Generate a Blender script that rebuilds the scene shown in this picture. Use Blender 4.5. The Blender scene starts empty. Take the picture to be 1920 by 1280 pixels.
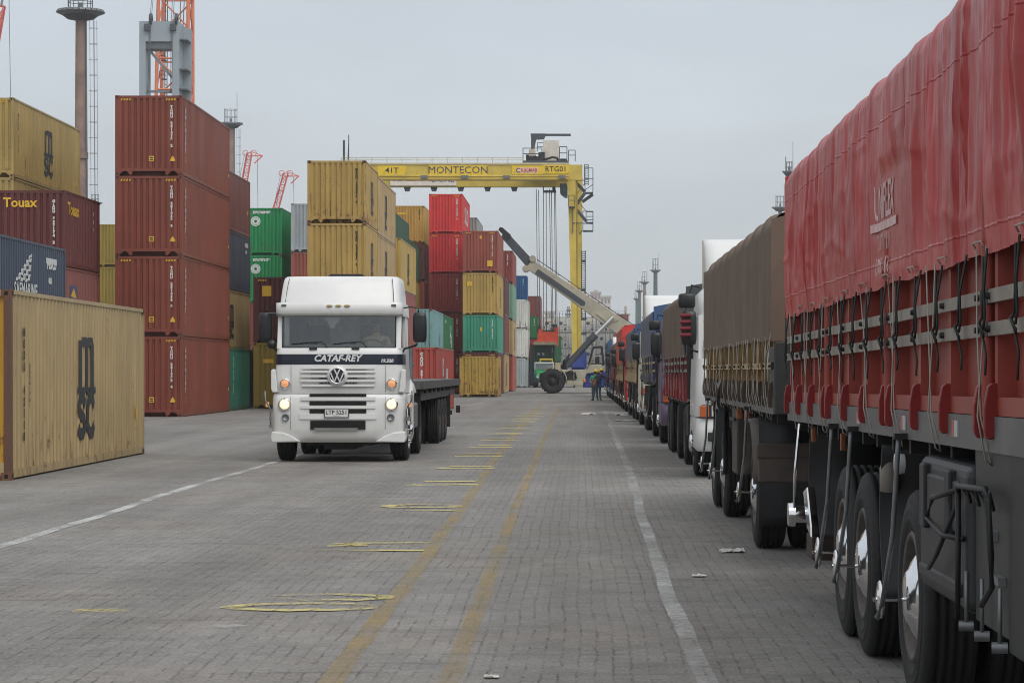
import bpy, bmesh, math, random
from mathutils import Vector, Matrix, noise
random.seed(7)
C = bpy.context.scene.collection
R = math.radians
# camera constants: focal length in photo pixels, vanishing point of the road, eye height
F, VX, VY, H = 4700.0, 1085.0, 695.0, 1.66
def XA(x, Y): return (x - VX) * Y / F
def ZA(y, Y): return H - (y - VY) * Y / F
def G(x, y):
    Y = H * F / (y - VY)
    return ((x - VX) * Y / F, Y)
def lin(c): return c / 12.92 if c <= .04045 else ((c + .055) / 1.055) ** 2.4
def S(r, g, b, k=1.0): return tuple(min(.9, lin(c / 255.0) * k) for c in (r, g, b))

# ---------------------------------------------------------------- mesh collector
class MB:
    def __init__(s): s.v = []; s.f = []; s.m = []; s.s = []
    def add(s, vs, fs, mi=0, sm=False):
        o = len(s.v); s.v += [tuple(v) for v in vs]
        for f in fs: s.f.append([i + o for i in f]); s.m.append(mi); s.s.append(sm)
    def box(s, x0, x1, y0, y1, z0, z1, mi=0):
        v = [(x0,y0,z0),(x1,y0,z0),(x1,y1,z0),(x0,y1,z0),(x0,y0,z1),(x1,y0,z1),(x1,y1,z1),(x0,y1,z1)]
        s.add(v, [(3,2,1,0),(4,5,6,7),(0,1,5,4),(1,2,6,5),(2,3,7,6),(3,0,4,7)], mi)
    def bar(s, a, b, w, h, mi=0):           # box beam from a to b
        a = Vector(a); b = Vector(b); d = (b - a).normalized()
        up = Vector((0,0,1)) if abs(d.z) < .95 else Vector((0,1,0))
        x = d.cross(up).normalized() * w / 2; y = x.cross(d).normalized() * h / 2
        v = [a-x-y, a+x-y, a+x+y, a-x+y, b-x-y, b+x-y, b+x+y, b-x+y]
        s.add(v, [(3,2,1,0),(4,5,6,7),(0,1,5,4),(1,2,6,5),(2,3,7,6),(3,0,4,7)], mi)
    def cyl(s, a, b, r0, r1=None, n=12, mi=0, caps=True):
        r1 = r0 if r1 is None else r1
        a = Vector(a); b = Vector(b); d = (b - a).normalized()
        up = Vector((0,0,1)) if abs(d.z) < .9 else Vector((1,0,0))
        x = d.cross(up).normalized(); y = d.cross(x).normalized()
        ra = [a + (x*math.cos(2*math.pi*i/n) + y*math.sin(2*math.pi*i/n))*r0 for i in range(n)]
        rb = [b + (x*math.cos(2*math.pi*i/n) + y*math.sin(2*math.pi*i/n))*r1 for i in range(n)]
        s.add(ra + rb, [(i, (i+1) % n, n+(i+1) % n, n+i) for i in range(n)], mi, True)
        if caps:
            s.add(ra, [tuple(range(n))[::-1]], mi); s.add(rb, [tuple(range(n))], mi)
    def tube(s, pts, r, n=6, mi=0):
        pts = [Vector(p) for p in pts]; rings = []
        for i, p in enumerate(pts):
            d = (pts[min(i+1, len(pts)-1)] - pts[max(i-1, 0)]).normalized()
            up = Vector((0,0,1)) if abs(d.z) < .9 else Vector((1,0,0))
            x = d.cross(up).normalized(); y = d.cross(x).normalized()
            rings += [p + (x*math.cos(2*math.pi*k/n) + y*math.sin(2*math.pi*k/n))*r for k in range(n)]
        fs = [(i*n+k, i*n+(k+1) % n, (i+1)*n+(k+1) % n, (i+1)*n+k) for i in range(len(pts)-1) for k in range(n)]
        fs += [tuple(range(n))[::-1], tuple(range((len(pts)-1)*n, len(pts)*n))]
        s.add(rings, fs, mi, True)
    def lathe(s, prof, n=32, c=(0,0,0), mi=0, sm=True, ax='x'):   # prof: (axial, radius)
        vs = []
        for (a, r) in prof:
            for k in range(n):
                t = 2*math.pi*k/n; u, w = r*math.cos(t), r*math.sin(t)
                p = (a,u,w) if ax == 'x' else ((u,a,w) if ax == 'y' else (u,w,a))
                vs.append((c[0]+p[0], c[1]+p[1], c[2]+p[2]))
        m = len(prof)
        s.add(vs, [(i*n+k, i*n+(k+1) % n, (i+1)*n+(k+1) % n, (i+1)*n+k) for i in range(m-1) for k in range(n)], mi, sm)
    def prism(s, poly, fn, d0, d1, mi=0):   # poly 2-D, fn(u,v,w) -> 3-D
        n = len(poly)
        a = [fn(u, v, d0) for u, v in poly]; b = [fn(u, v, d1) for u, v in poly]
        s.add(a + b, [tuple(range(n)), tuple(range(n, 2*n))[::-1]] + [(i, (i+1) % n, n+(i+1) % n, n+i)[::-1] for i in range(n)], mi)
    def grid(s, nu, nv, fn, mi=0, sm=True):
        vs = [fn(i/nu, j/nv) for i in range(nu+1) for j in range(nv+1)]
        s.add(vs, [(i*(nv+1)+j, (i+1)*(nv+1)+j, (i+1)*(nv+1)+j+1, i*(nv+1)+j+1) for i in range(nu) for j in range(nv)], mi, sm)
    def stroke(s, pts, w, fn, mi=0, closed=False):   # flat mitred ribbon in 2-D placed by fn(u,v)
        P = [Vector((p[0], p[1])) for p in pts]; n = len(P); L = []; Rr = []
        for i in range(n):
            if closed: a, b = P[i-1], P[(i+1) % n]
            else: a, b = P[max(i-1, 0)], P[min(i+1, n-1)]
            d1 = (P[i]-a); d2 = (b-P[i])
            d1 = d1.normalized() if d1.length > 1e-9 else d2.normalized()
            d2 = d2.normalized() if d2.length > 1e-9 else d1
            t = (d1+d2); t = t.normalized() if t.length > 1e-6 else d1
            nn = Vector((-t.y, t.x)); k = max(.45, abs(nn.dot(Vector((-d1.y, d1.x)))))
            L.append(P[i]+nn*w/2/k); Rr.append(P[i]-nn*w/2/k)
        vs = [fn(p.x, p.y) for p in L] + [fn(p.x, p.y) for p in Rr]
        s.add(vs, [(i, (i+1) % n, n+(i+1) % n, n+i) for i in range(n if closed else n-1)], mi)
    def loft(s, loops, cap0=True, cap1=True, mi=0, sm=True):
        n = len(loops[0]); vs = [p for l in loops for p in l]
        s.add(vs, [(i*n+k, i*n+(k+1) % n, (i+1)*n+(k+1) % n, (i+1)*n+k) for i in range(len(loops)-1) for k in range(n)], mi, sm)
        if cap0: s.add(loops[0], [tuple(range(n))[::-1]], mi)
        if cap1: s.add(loops[-1], [tuple(range(n))], mi)
    def mesh(s, name, mats, recalc=True):
        me = bpy.data.meshes.new(name); me.from_pydata(s.v, [], s.f)
        if s.f:
            me.polygons.foreach_set('material_index', s.m); me.polygons.foreach_set('use_smooth', s.s)
        if recalc:
            bm = bmesh.new(); bm.from_mesh(me); bmesh.ops.recalc_face_normals(bm, faces=bm.faces); bm.to_mesh(me); bm.free()
        for m in (mats if isinstance(mats, (list, tuple)) else [mats]): me.materials.append(m)
        me.update(); return me
    def build(s, name, mats, parent=None, loc=(0,0,0), rot=(0,0,0), bevel=0, recalc=True, color=None, seg=2, weighted=False):
        return link(name, s.mesh(name, mats, recalc), parent, loc, rot, bevel, color, seg)
def link(name, me, parent=None, loc=(0,0,0), rot=(0,0,0), bevel=0, color=None, seg=2):
    o = bpy.data.objects.new(name, me); C.objects.link(o)
    o.location = loc; o.rotation_euler = rot
    if parent is not None: o.parent = parent
    if color is not None: o.color = color
    if bevel:
        b = o.modifiers.new('bevel', 'BEVEL'); b.width = bevel; b.segments = seg; b.limit_method = 'ANGLE'; b.angle_limit = R(40)
    return o
def tag(o, label=None, cat=None, group=None, kind=None):
    if label: o['label'] = label
    if cat: o['category'] = cat
    if group: o['group'] = group
    if kind: o['kind'] = kind
    return o
def thing(name, label, cat, loc=(0,0,0), rz=0, group=None):
    o = bpy.data.objects.new(name, None); C.objects.link(o); o.location = loc; o.rotation_euler = (0,0,rz)
    o.empty_display_size = .2
    return tag(o, label, cat, group)
def copy_tree(o, parent=None):
    c = o.copy(); C.objects.link(c)
    if parent is not None: c.parent = parent
    for ch in list(o.children): copy_tree(ch, c)
    return c
_fonts = {}
def text_mesh(s, size, weight=.0, space=1.0, align='CENTER', lines=1.0, shear=0):
    cu = bpy.data.curves.new('lettering', 'FONT'); cu.body = s; cu.size = size; cu.offset = weight; cu.space_character = space
    cu.align_x = align; cu.align_y = 'CENTER'; cu.space_line = lines; cu.shear = shear; cu.resolution_u = 2
    o = bpy.data.objects.new('lettering', cu); me = bpy.data.meshes.new_from_object(o)
    bpy.data.objects.remove(o); bpy.data.curves.remove(cu); return me
FRONT = (R(90), 0, 0); RIGHT = (R(90), 0, R(90)); LEFT = (R(90), 0, R(-90)); BACK = (R(90), 0, R(180))
def text(s, size, m, parent, loc, rot=FRONT, name='lettering', sx=1.0, **k):
    me = text_mesh(s, size, **k); me.materials.clear(); me.materials.append(m)
    o = link(name, me, parent, loc, rot); o.scale = (sx, 1, 1); return o
def stacked(s): return '\n'.join(s)

# ---------------------------------------------------------------- materials
def nt(name):
    m = bpy.data.materials.new(name); m.use_nodes = True
    n = m.node_tree.nodes; l = m.node_tree.links
    return m, n, l, n['Principled BSDF']
def mat(name, col, rough=.55, metal=0.0, var=.18, scale=2.5, coat=0.0, bump=0.0, bscale=60, emit=0, spec=.5):
    m, n, l, p = nt(name)
    p.inputs['Roughness'].default_value = rough; p.inputs['Metallic'].default_value = metal
    p.inputs['Coat Weight'].default_value = coat; p.inputs['Specular IOR Level'].default_value = spec
    tc = n.new('ShaderNodeTexCoord'); nz = n.new('ShaderNodeTexNoise'); nz.inputs['Scale'].default_value = scale; nz.inputs['Detail'].default_value = 6
    nz.inputs['Roughness'].default_value = .65
    l.new(tc.outputs['Object'], nz.inputs['Vector'])
    mr = n.new('ShaderNodeMapRange'); mr.inputs[1].default_value = .3; mr.inputs[2].default_value = .7
    mr.inputs[3].default_value = 1-var; mr.inputs[4].default_value = 1+var*.6
    l.new(nz.outputs['Fac'], mr.inputs[0])
    mx = n.new('ShaderNodeMix'); mx.data_type = 'RGBA'; mx.blend_type = 'MULTIPLY'; mx.inputs[0].default_value = 1
    mx.inputs[6].default_value = (*col, 1); l.new(mr.outputs[0], mx.inputs[7]); l.new(mx.outputs[2], p.inputs['Base Color'])
    if bump:
        n2 = n.new('ShaderNodeTexNoise'); n2.inputs['Scale'].default_value = bscale; n2.inputs['Detail'].default_value = 4
        l.new(tc.outputs['Object'], n2.inputs['Vector'])
        b = n.new('ShaderNodeBump'); b.inputs['Strength'].default_value = bump; b.inputs['Distance'].default_value = .02
        l.new(n2.outputs['Fac'], b.inputs['Height']); l.new(b.outputs[0], p.inputs['Normal'])
    if emit:
        p.inputs['Emission Color'].default_value = (*col, 1); p.inputs['Emission Strength'].default_value = emit
    return m
def container_mat():
    m, n, l, p = nt('container_paint')
    oi = n.new('ShaderNodeObjectInfo'); tc = n.new('ShaderNodeTexCoord')
    off = n.new('ShaderNodeVectorMath'); off.operation = 'ADD'
    sc = n.new('ShaderNodeVectorMath'); sc.operation = 'SCALE'; sc.inputs[0].default_value = (1,1,1); sc.inputs[3].default_value = 37
    mul = n.new('ShaderNodeMath'); mul.operation = 'MULTIPLY'; mul.inputs[1].default_value = 37
    # the whole container shares one offset so that dirt runs on from part to part: derive it from the paint colour
    l.new(oi.outputs['Color'], off.inputs[1]); 
    sc.inputs[3].default_value = 40; l.new(oi.outputs['Location'], sc.inputs[0]); sc.inputs[3].default_value = .71
    add = n.new('ShaderNodeVectorMath'); add.operation = 'ADD'; l.new(tc.outputs['Object'], add.inputs[0]); l.new(sc.outputs[0], add.inputs[1])
    def noise_(scale, vec, detail=5, rough=.6, stretch=None):
        z = n.new('ShaderNodeTexNoise'); z.inputs['Scale'].default_value = scale; z.inputs['Detail'].default_value = detail; z.inputs['Roughness'].default_value = rough
        if stretch:
            mp = n.new('ShaderNodeMapping'); mp.inputs['Scale'].default_value = stretch; l.new(vec, mp.inputs['Vector']); vec = mp.outputs[0]
        l.new(vec, z.inputs['Vector']); return z.outputs['Fac']
    def rng(src, a, b, c, d):
        r = n.new('ShaderNodeMapRange'); r.inputs[1].default_value = a; r.inputs[2].default_value = b; r.inputs[3].default_value = c; r.inputs[4].default_value = d
        l.new(src, r.inputs[0]); return r.outputs[0]
    V = add.outputs[0]
    streak = rng(noise_(1.0, V, 6, .7, (3.2,3.2,.3)), .32, .72, 1.08, .78)
    fade = rng(noise_(.5, V, 3), .3, .7, .86, 1.1)
    m1 = n.new('ShaderNodeMath'); m1.operation = 'MULTIPLY'; l.new(streak, m1.inputs[0]); l.new(fade, m1.inputs[1])
    mx = n.new('ShaderNodeMix'); mx.data_type = 'RGBA'; mx.blend_type = 'MULTIPLY'; mx.inputs[0].default_value = 1
    l.new(oi.outputs['Color'], mx.inputs[6]); l.new(m1.outputs[0], mx.inputs[7])
    # rust: blotches, more of it low down and where the alpha of the object colour says so
    rn = noise_(2.6, V, 8, .72); rs = noise_(1.0, V, 6, .7, (9,9,.7))
    sep = n.new('ShaderNodeSeparateXYZ'); l.new(tc.outputs['Object'], sep.inputs[0])
    low = rng(sep.outputs[2], 0, 1.1, .10, 0)
    s1 = n.new('ShaderNodeMath'); s1.operation = 'MAXIMUM'; l.new(rn, s1.inputs[0]); l.new(rs, s1.inputs[1])
    s2 = n.new('ShaderNodeMath'); s2.operation = 'ADD'; l.new(s1.outputs[0], s2.inputs[0]); l.new(low, s2.inputs[1])
    s3 = n.new('ShaderNodeMath'); s3.operation = 'ADD'; l.new(s2.outputs[0], s3.inputs[0]); l.new(oi.outputs['Alpha'], s3.inputs[1])
    rm = rng(s3.outputs[0], .655, .77, 0, 1)
    rc = n.new('ShaderNodeMix'); rc.data_type = 'RGBA'; rc.inputs[6].default_value = (.085,.032,.016,1); rc.inputs[7].default_value = (.19,.085,.035,1)
    l.new(noise_(14, V, 3), rc.inputs[0])
    mr = n.new('ShaderNodeMix'); mr.data_type = 'RGBA'; l.new(rm, mr.inputs[0]); l.new(mx.outputs[2], mr.inputs[6]); l.new(rc.outputs[2], mr.inputs[7])
    l.new(mr.outputs[2], p.inputs['Base Color'])
    l.new(rng(rm, 0, 1, .5, .85), p.inputs['Roughness'])
    b = n.new('ShaderNodeBump'); b.inputs['Strength'].default_value = .12; b.inputs['Distance'].default_value = .03
    l.new(noise_(3.5, V, 3), b.inputs['Height']); l.new(b.outputs[0], p.inputs['Normal'])
    return m
M = {}
M['cont'] = container_mat()
M['white_mark'] = mat('white_marking', (.62,.62,.6), .6, var=.25, scale=9)
M['yellow_mark'] = mat('yellow_marking', (.72,.42,.03), .55, var=.2, scale=9)
M['black_mark'] = mat('black_marking', (.018,.02,.024), .6, var=.2)
M['navy_mark'] = mat('navy_marking', (.03,.045,.12), .6, var=.2)
M['red_mark'] = mat('red_marking', (.45,.04,.03), .5, var=.2)
M['grey_mark'] = mat('grey_marking', (.2,.2,.18), .6)
M['casting'] = mat('casting_steel', (.10,.06,.045), .75, var=.5, scale=8)
M['black'] = mat('black_rubber_trim', (.014,.014,.015), .55, var=.3)
M['void'] = mat('dark_opening', (.006,.006,.006), .9, var=.1)
M['steel'] = mat('grey_steel', (.22,.23,.24), .45, .6, var=.3, scale=6)
M['dark_steel'] = mat('dark_chassis_steel', (.016,.0155,.015), .65, .1, var=.4, scale=5)
M['chrome'] = mat('chrome', (.82,.82,.83), .1, 1.0, var=.08, scale=7)
M['tyre'] = mat('tyre_rubber', (.014,.0135,.013), .75, var=.4, scale=6, bump=.25, bscale=40)
M['rim'] = mat('dusty_rim', (.10,.085,.075), .6, .4, var=.4, scale=10)
M['glass'] = None
# ---------------------------------------------------------------- camera, sky, light
sc = bpy.context.scene
cam = bpy.data.cameras.new('camera'); co = bpy.data.objects.new('camera', cam); C.objects.link(co); sc.camera = co
co.location = (0, 0, H); co.rotation_euler = (R(90), 0, 0)
cam.sensor_width = 36; cam.lens = 36 * F / 1920; cam.shift_x = -(VX - 960) / 1920; cam.shift_y = (VY - 640) / 1920
cam.clip_start = .1; cam.clip_end = 6000
W = bpy.data.worlds.new('World'); sc.world = W; W.use_nodes = True
n = W.node_tree.nodes; l = W.node_tree.links; bg = n['Background']
tc = n.new('ShaderNodeTexCoord'); sep = n.new('ShaderNodeSeparateXYZ'); l.new(tc.outputs['Generated'], sep.inputs[0])
SUN_EL, SUN_AZ = 52, 150     # azimuth clockwise from +Y: behind the camera, to the right
sky = n.new('ShaderNodeTexSky'); sky.sky_type = 'NISHITA'; sky.sun_disc = False; sky.sun_elevation = R(SUN_EL); sky.sun_rotation = R(SUN_AZ)
sky.air_density = 1.0; sky.dust_density = 4.0
hsv = n.new('ShaderNodeHueSaturation'); hsv.inputs['Saturation'].default_value = .25; hsv.inputs['Value'].default_value = .35; l.new(sky.outputs[0], hsv.inputs['Color'])
rp = n.new('ShaderNodeValToRGB'); l.new(sep.outputs[2], rp.inputs[0])
e = rp.color_ramp.elements
SK = 10.0
e[0].position = 0; e[0].color = (*[c*1.0 for c in S(203,207,206)], 1)
e[1].position = 1; e[1].color = (.78,.80,.82,1)
for pos, c in ((.03, S(198,205,209)), (.075, S(193,201,207)), (.14, S(187,197,206)), (.45, (.58,.62,.67))):
    q = e.new(pos); q.color = (*c, 1)
mp = n.new('ShaderNodeMapping'); mp.inputs['Scale'].default_value = (1.6,1.6,6); l.new(tc.outputs['Generated'], mp.inputs['Vector'])
nz = n.new('ShaderNodeTexNoise'); nz.inputs['Scale'].default_value = 2.2; nz.inputs['Detail'].default_value = 5; l.new(mp.outputs[0], nz.inputs['Vector'])
mr = n.new('ShaderNodeMapRange'); mr.inputs[1].default_value = .3; mr.inputs[2].default_value = .7; mr.inputs[3].default_value = 8.5; mr.inputs[4].default_value = 10.9
l.new(nz.outputs['Fac'], mr.inputs[0])
veil = n.new('ShaderNodeVectorMath'); veil.operation = 'SCALE'; l.new(rp.outputs[0], veil.inputs[0]); l.new(mr.outputs[0], veil.inputs[3])
ad = n.new('ShaderNodeVectorMath'); ad.operation = 'ADD'; l.new(veil.outputs[0], ad.inputs[0]); l.new(hsv.outputs[0], ad.inputs[1])
l.new(ad.outputs[0], bg.inputs[0]); bg.inputs[1].default_value = .1
sun = bpy.data.lights.new('sun', 'SUN'); so = bpy.data.objects.new('sun', sun); C.objects.link(so)
sun.energy = 1.5; sun.angle = R(50); sun.color = (1,.97,.93)
d = Vector((math.sin(R(SUN_AZ))*math.cos(R(SUN_EL)), math.cos(R(SUN_AZ))*math.cos(R(SUN_EL)), math.sin(R(SUN_EL))))
so.rotation_euler = d.to_track_quat('Z', 'Y').to_euler()
sc.view_settings.view_transform = 'Standard'; sc.view_settings.look = 'None'; sc.view_settings.gamma = 1; sc.view_settings.exposure = 0
sc.render.engine = 'CYCLES'; sc.cycles.use_denoising = True; sc.cycles.filter_width = 1.0; sc.cycles.max_bounces = 6; sc.cycles.diffuse_bounces = 3
sc.cycles.transparent_max_bounces = 12; sc.cycles.sample_clamp_indirect = 8

# ---------------------------------------------------------------- ground
def ground_mat():
    m, n, l, p = nt('paved_ground')
    tc = n.new('ShaderNodeTexCoord'); V = tc.outputs['Object']
    def noise_(scale, vec, detail=5, rough=.6, stretch=None, col=False):
        z = n.new('ShaderNodeTexNoise'); z.inputs['Scale'].default_value = scale; z.inputs['Detail'].default_value = detail; z.inputs['Roughness'].default_value = rough
        if stretch:
            mp = n.new('ShaderNodeMapping'); mp.inputs['Scale'].default_value = stretch; l.new(vec, mp.inputs['Vector']); vec = mp.outputs[0]
        l.new(vec, z.inputs['Vector']); return z.outputs['Color' if col else 'Fac']
    def rng(src, a, b, c, d):
        r = n.new('ShaderNodeMapRange'); r.inputs[1].default_value = a; r.inputs[2].default_value = b; r.inputs[3].default_value = c; r.inputs[4].default_value = d
        l.new(src, r.inputs[0]); return r.outputs[0]
    def mul(a, b):
        q = n.new('ShaderNodeMath'); q.operation = 'MULTIPLY'; l.new(a, q.inputs[0]); l.new(b, q.inputs[1]); return q.outputs[0]
    # wobble the courses the way settled pavers wander
    w1 = n.new('ShaderNodeVectorMath'); w1.operation = 'SUBTRACT'; l.new(noise_(5.5, V, 3, .6, None, True), w1.inputs[0]); w1.inputs[1].default_value = (.5,.5,.5)
    w2 = n.new('ShaderNodeVectorMath'); w2.operation = 'SCALE'; l.new(w1.outputs[0], w2.inputs[0]); w2.inputs[3].default_value = .05
    wv = n.new('ShaderNodeVectorMath'); wv.operation = 'ADD'; l.new(V, wv.inputs[0]); l.new(w2.outputs[0], wv.inputs[1])
    w3 = n.new('ShaderNodeVectorMath'); w3.operation = 'SUBTRACT'; l.new(noise_(.35, V, 2, .5, None, True), w3.inputs[0]); w3.inputs[1].default_value = (.5,.5,.5)
    w4 = n.new('ShaderNodeVectorMath'); w4.operation = 'SCALE'; l.new(w3.outputs[0], w4.inputs[0]); w4.inputs[3].default_value = .10
    wv2 = n.new('ShaderNodeVectorMath'); wv2.operation = 'ADD'; l.new(wv.outputs[0], wv2.inputs[0]); l.new(w4.outputs[0], wv2.inputs[1])
    mp = n.new('ShaderNodeMapping'); mp.inputs['Rotation'].default_value = (0,0,R(90)); l.new(wv2.outputs[0], mp.inputs['Vector'])
    br = n.new('ShaderNodeTexBrick'); br.inputs['Scale'].default_value = 1; br.inputs['Brick Width'].default_value = .2; br.inputs['Row Height'].default_value = .1
    br.inputs['Mortar Size'].default_value = .009; br.inputs['Mortar Smooth'].default_value = .4; br.inputs['Bias'].default_value = 0
    br.inputs['Color1'].default_value = (.95,.95,.95,1); br.inputs['Color2'].default_value = (1.1,1.1,1.1,1); br.inputs['Mortar'].default_value = (1,1,1,1)
    l.new(mp.outputs[0], br.inputs['Vector'])
    # joints: only some are open and dark, others are filled with sand
    jn = rng(noise_(3.1, V, 7, .75), .47, .62, .05, 1)
    joint = mul(br.outputs['Fac'], jn)
    jd = rng(joint, 0, 1, 1, .56)
    big = rng(noise_(.11, V, 5, .65), .3, .7, .80, 1.13)
    mid = rng(noise_(1.1, V, 7, .7), .3, .7, .86, 1.12)
    tracks = rng(noise_(.9, V, 5, .6, (1,.035,1)), .35, .7, .78, 1.1)
    fine = rng(noise_(38, V, 4, .75), .3, .7, .62, 1.38)
    cross = rng(noise_(1.3, V, 5, .7, (.35,2.6,1)), .57, .70, 1, .68)
    oil = rng(noise_(.55, V, 5, .6), .60, .70, 1, .74)
    cross = mul(cross, oil)
    f = mul(mul(mul(big, mid), mul(tracks, fine)), mul(jd, cross))
    tint = n.new('ShaderNodeMix'); tint.data_type = 'RGBA'; tint.inputs[6].default_value = (.224,.214,.200,1); tint.inputs[7].default_value = (.222,.204,.184,1)
    l.new(rng(noise_(.3, V, 4), .45, .65, 0, 1), tint.inputs[0])
    a = n.new('ShaderNodeMix'); a.data_type = 'RGBA'; a.blend_type = 'MULTIPLY'; a.inputs[0].default_value = 1; l.new(tint.outputs[2], a.inputs[6]); l.new(f, a.inputs[7])
    b = n.new('ShaderNodeMix'); b.data_type = 'RGBA'; b.blend_type = 'MULTIPLY'; b.inputs[0].default_value = 1; l.new(a.outputs[2], b.inputs[6]); l.new(br.outputs['Color'], b.inputs[7])
    # pale grit
    gr = n.new('ShaderNodeMix'); gr.data_type = 'RGBA'; gr.inputs[7].default_value = (.36,.33,.26,1); l.new(rng(noise_(60, V, 2, .5), .70, .76, 0, .7), gr.inputs[0]); l.new(b.outputs[2], gr.inputs[6])
    l.new(gr.outputs[2], p.inputs['Base Color']); p.inputs['Roughness'].default_value = .86; p.inputs['Specular IOR Level'].default_value = .3
    h = n.new('ShaderNodeMath'); h.operation = 'SUBTRACT'; l.new(mul(rng(noise_(38, V, 4, .75), 0, 1, 0, .5), mid), h.inputs[0]); l.new(joint, h.inputs[1])
    bp = n.new('ShaderNodeBump'); bp.inputs['Strength'].default_value = .55; bp.inputs['Distance'].default_value = .012; l.new(h.outputs[0], bp.inputs['Height']); l.new(bp.outputs[0], p.inputs['Normal'])
    return m
g = MB(); g.add([(-3000,-200,0),(3000,-200,0),(3000,5000,0),(-3000,5000,0)], [(0,1,2,3)])
tag(g.build('ground', ground_mat()), kind='structure')
def worn(name, col, lo, hi, amax=1.0):
    m, n, l, p = nt(name); p.inputs['Roughness'].default_value = .8
    tc = n.new('ShaderNodeTexCoord')
    a = n.new('ShaderNodeTexNoise'); a.inputs['Scale'].default_value = 16; a.inputs['Detail'].default_value = 8; a.inputs['Roughness'].default_value = .75; l.new(tc.outputs['Object'], a.inputs['Vector'])
    b = n.new('ShaderNodeTexNoise'); b.inputs['Scale'].default_value = .8; b.inputs['Detail'].default_value = 4; l.new(tc.outputs['Object'], b.inputs['Vector'])
    s = n.new('ShaderNodeMath'); s.operation = 'ADD'; l.new(a.outputs['Fac'], s.inputs[0]); l.new(b.outputs['Fac'], s.inputs[1])
    r = n.new('ShaderNodeMapRange'); r.inputs[1].default_value = lo; r.inputs[2].default_value = hi; r.inputs[3].default_value = 0; r.inputs[4].default_value = 1; l.new(s.outputs[0], r.inputs[0])
    q_ = n.new('ShaderNodeMath'); q_.operation = 'MULTIPLY'; q_.inputs[1].default_value = amax; l.new(r.outputs[0], q_.inputs[0]); l.new(q_.outputs[0], p.inputs['Alpha']); p.inputs['Base Color'].default_value = (*col, 1)
    return m
M['lane_yellow'] = worn('worn_yellow_paint', (.40,.295,.125), .72, 1.35, .72)
M['num_yellow'] = worn('fresh_yellow_paint', (.56,.48,.19), .88, 1.12, .95)
M['num_far'] = worn('solid_yellow_paint', (.56,.48,.19), .74, 1.0, 1.0)
M['lane_white'] = worn('worn_white_paint', (.48,.48,.47), .78, 1.1, .9)
M['edge_white'] = worn('speckled_white_paint', (.52,.52,.51), .76, 1.3, .85)
M['faint_white'] = worn('faint_white_paint', (.46,.46,.45), .80, 1.3, .75)
def ribbon(name, pts, w, m, wob=.02, z=.004, step=.5):
    P = [Vector((*p, 0)) for p in pts]; q = []
    for i in range(len(P)-1):
        k = max(1, int((P[i+1]-P[i]).length/step))
        q += [P[i].lerp(P[i+1], j/k) for j in range(k)]
    q.append(P[-1])
    for i, p in enumerate(q): p.x += (noise.noise(Vector((p.y*.35, p.x, 3)))*wob)
    mb = MB(); L = []; Rr = []
    for i, p in enumerate(q):
        t = (q[min(i+1, len(q)-1)]-q[max(i-1, 0)]).normalized(); nn = Vector((-t.y, t.x, 0))
        a = w/2*(1+.22*noise.noise(Vector((p.y*2.1, 1, p.x)))); b = w/2*(1+.22*noise.noise(Vector((p.y*2.1, 9, p.x))))
        L.append((p+nn*a)); Rr.append((p-nn*b))
    mb.add([(v.x, v.y, z) for v in L+Rr], [(i, i+1, len(q)+i+1, len(q)+i) for i in range(len(q)-1)])
    return tag(mb.build(name, m), kind='structure')
ribbon('yellow_lane_line', [G(x,y) for x,y in ((560,1340),(620,1280),(750,1110),(830,1000),(880,932),(925,865),(960,818),(990,782),(1022,752))], .135, M['lane_yellow'])
ribbon('yellow_lane_line', [G(x,y) for x,y in ((815,1340),(842,1280),(905,1110),(935,1035),(968,950),(992,890),(1012,840),(1034,790),(1048,762))], .12, M['lane_yellow'])
ribbon('white_lane_line', [G(x,y) for x,y in ((-200,1090),(0,1025),(130,985),(290,932),(420,893),(512,867),(610,838))], .14, M['lane_white'], .06)
ribbon('white_lane_line', [G(x,y) for x,y in ((862,762),(898,756),(925,752))], .16, M['lane_white'])
ribbon('white_edge_line', [G(x,y) for x,y in ((1352,1340),(1322,1270),(1275,1165),(1243,1090),(1228,1040),(1214,1000),(1202,965),(1192,925))], .115, M['edge_white'], .02, step=.3)
ribbon('white_edge_line', [G(x,y) for x,y in ((1191.6,922),(1184,895),(1172,862),(1158,830),(1146,800),(1134,770))], .13, M['faint_white'], .03)
# painted bay numbers lying across the lane, digit strokes in metres (u to the right, v away)
def el(cx, cy, rx, ry, n_=26): return [(cx+rx*math.cos(2*math.pi*k/n_), cy+ry*math.sin(2*math.pi*k/n_)) for k in range(n_)]
DIG = {'8': [el(.47,.22,.48,.19), el(.60,.80,.44,.17)],
       '7': [[(.02,.05),(.97,.0)], [(.0,.62),(.14,.66),(.30,.70),(.2,.82),(.05,.84)], [(.12,.92),(1.0,1.0)]],
       '9': [[(0,.05),(.98,.0)], el(.52,.72,.46,.24)],
       '4': [[(0,.05),(1,.12)], [(.1,.55),(.5,.62),(.96,.8)], [(.1,.95),(.4,.9)]],
       '1': [[(0,.1),(1,.12)], [(.15,.85),(.95,.9)]]}
row = [('8',445,712,1146,1114),('7',612,806,1033,1018),('9',714,860,958,946),('4',776,898,910,902),('1',826,928,879,874),('7',858,944,856,850),
       ('1',884,962,839,834.5),('4',905,972,826,822),('1',918,982,815,812),('8',930,992,806,803),('1',942,1000,798.5,796),('7',950,1006,792,789.5),('1',960,1012,786,784),('4',968,1018,780.5,778.8),('1',976,1024,776,774.5),('7',984,1030,771.5,770)]
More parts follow.
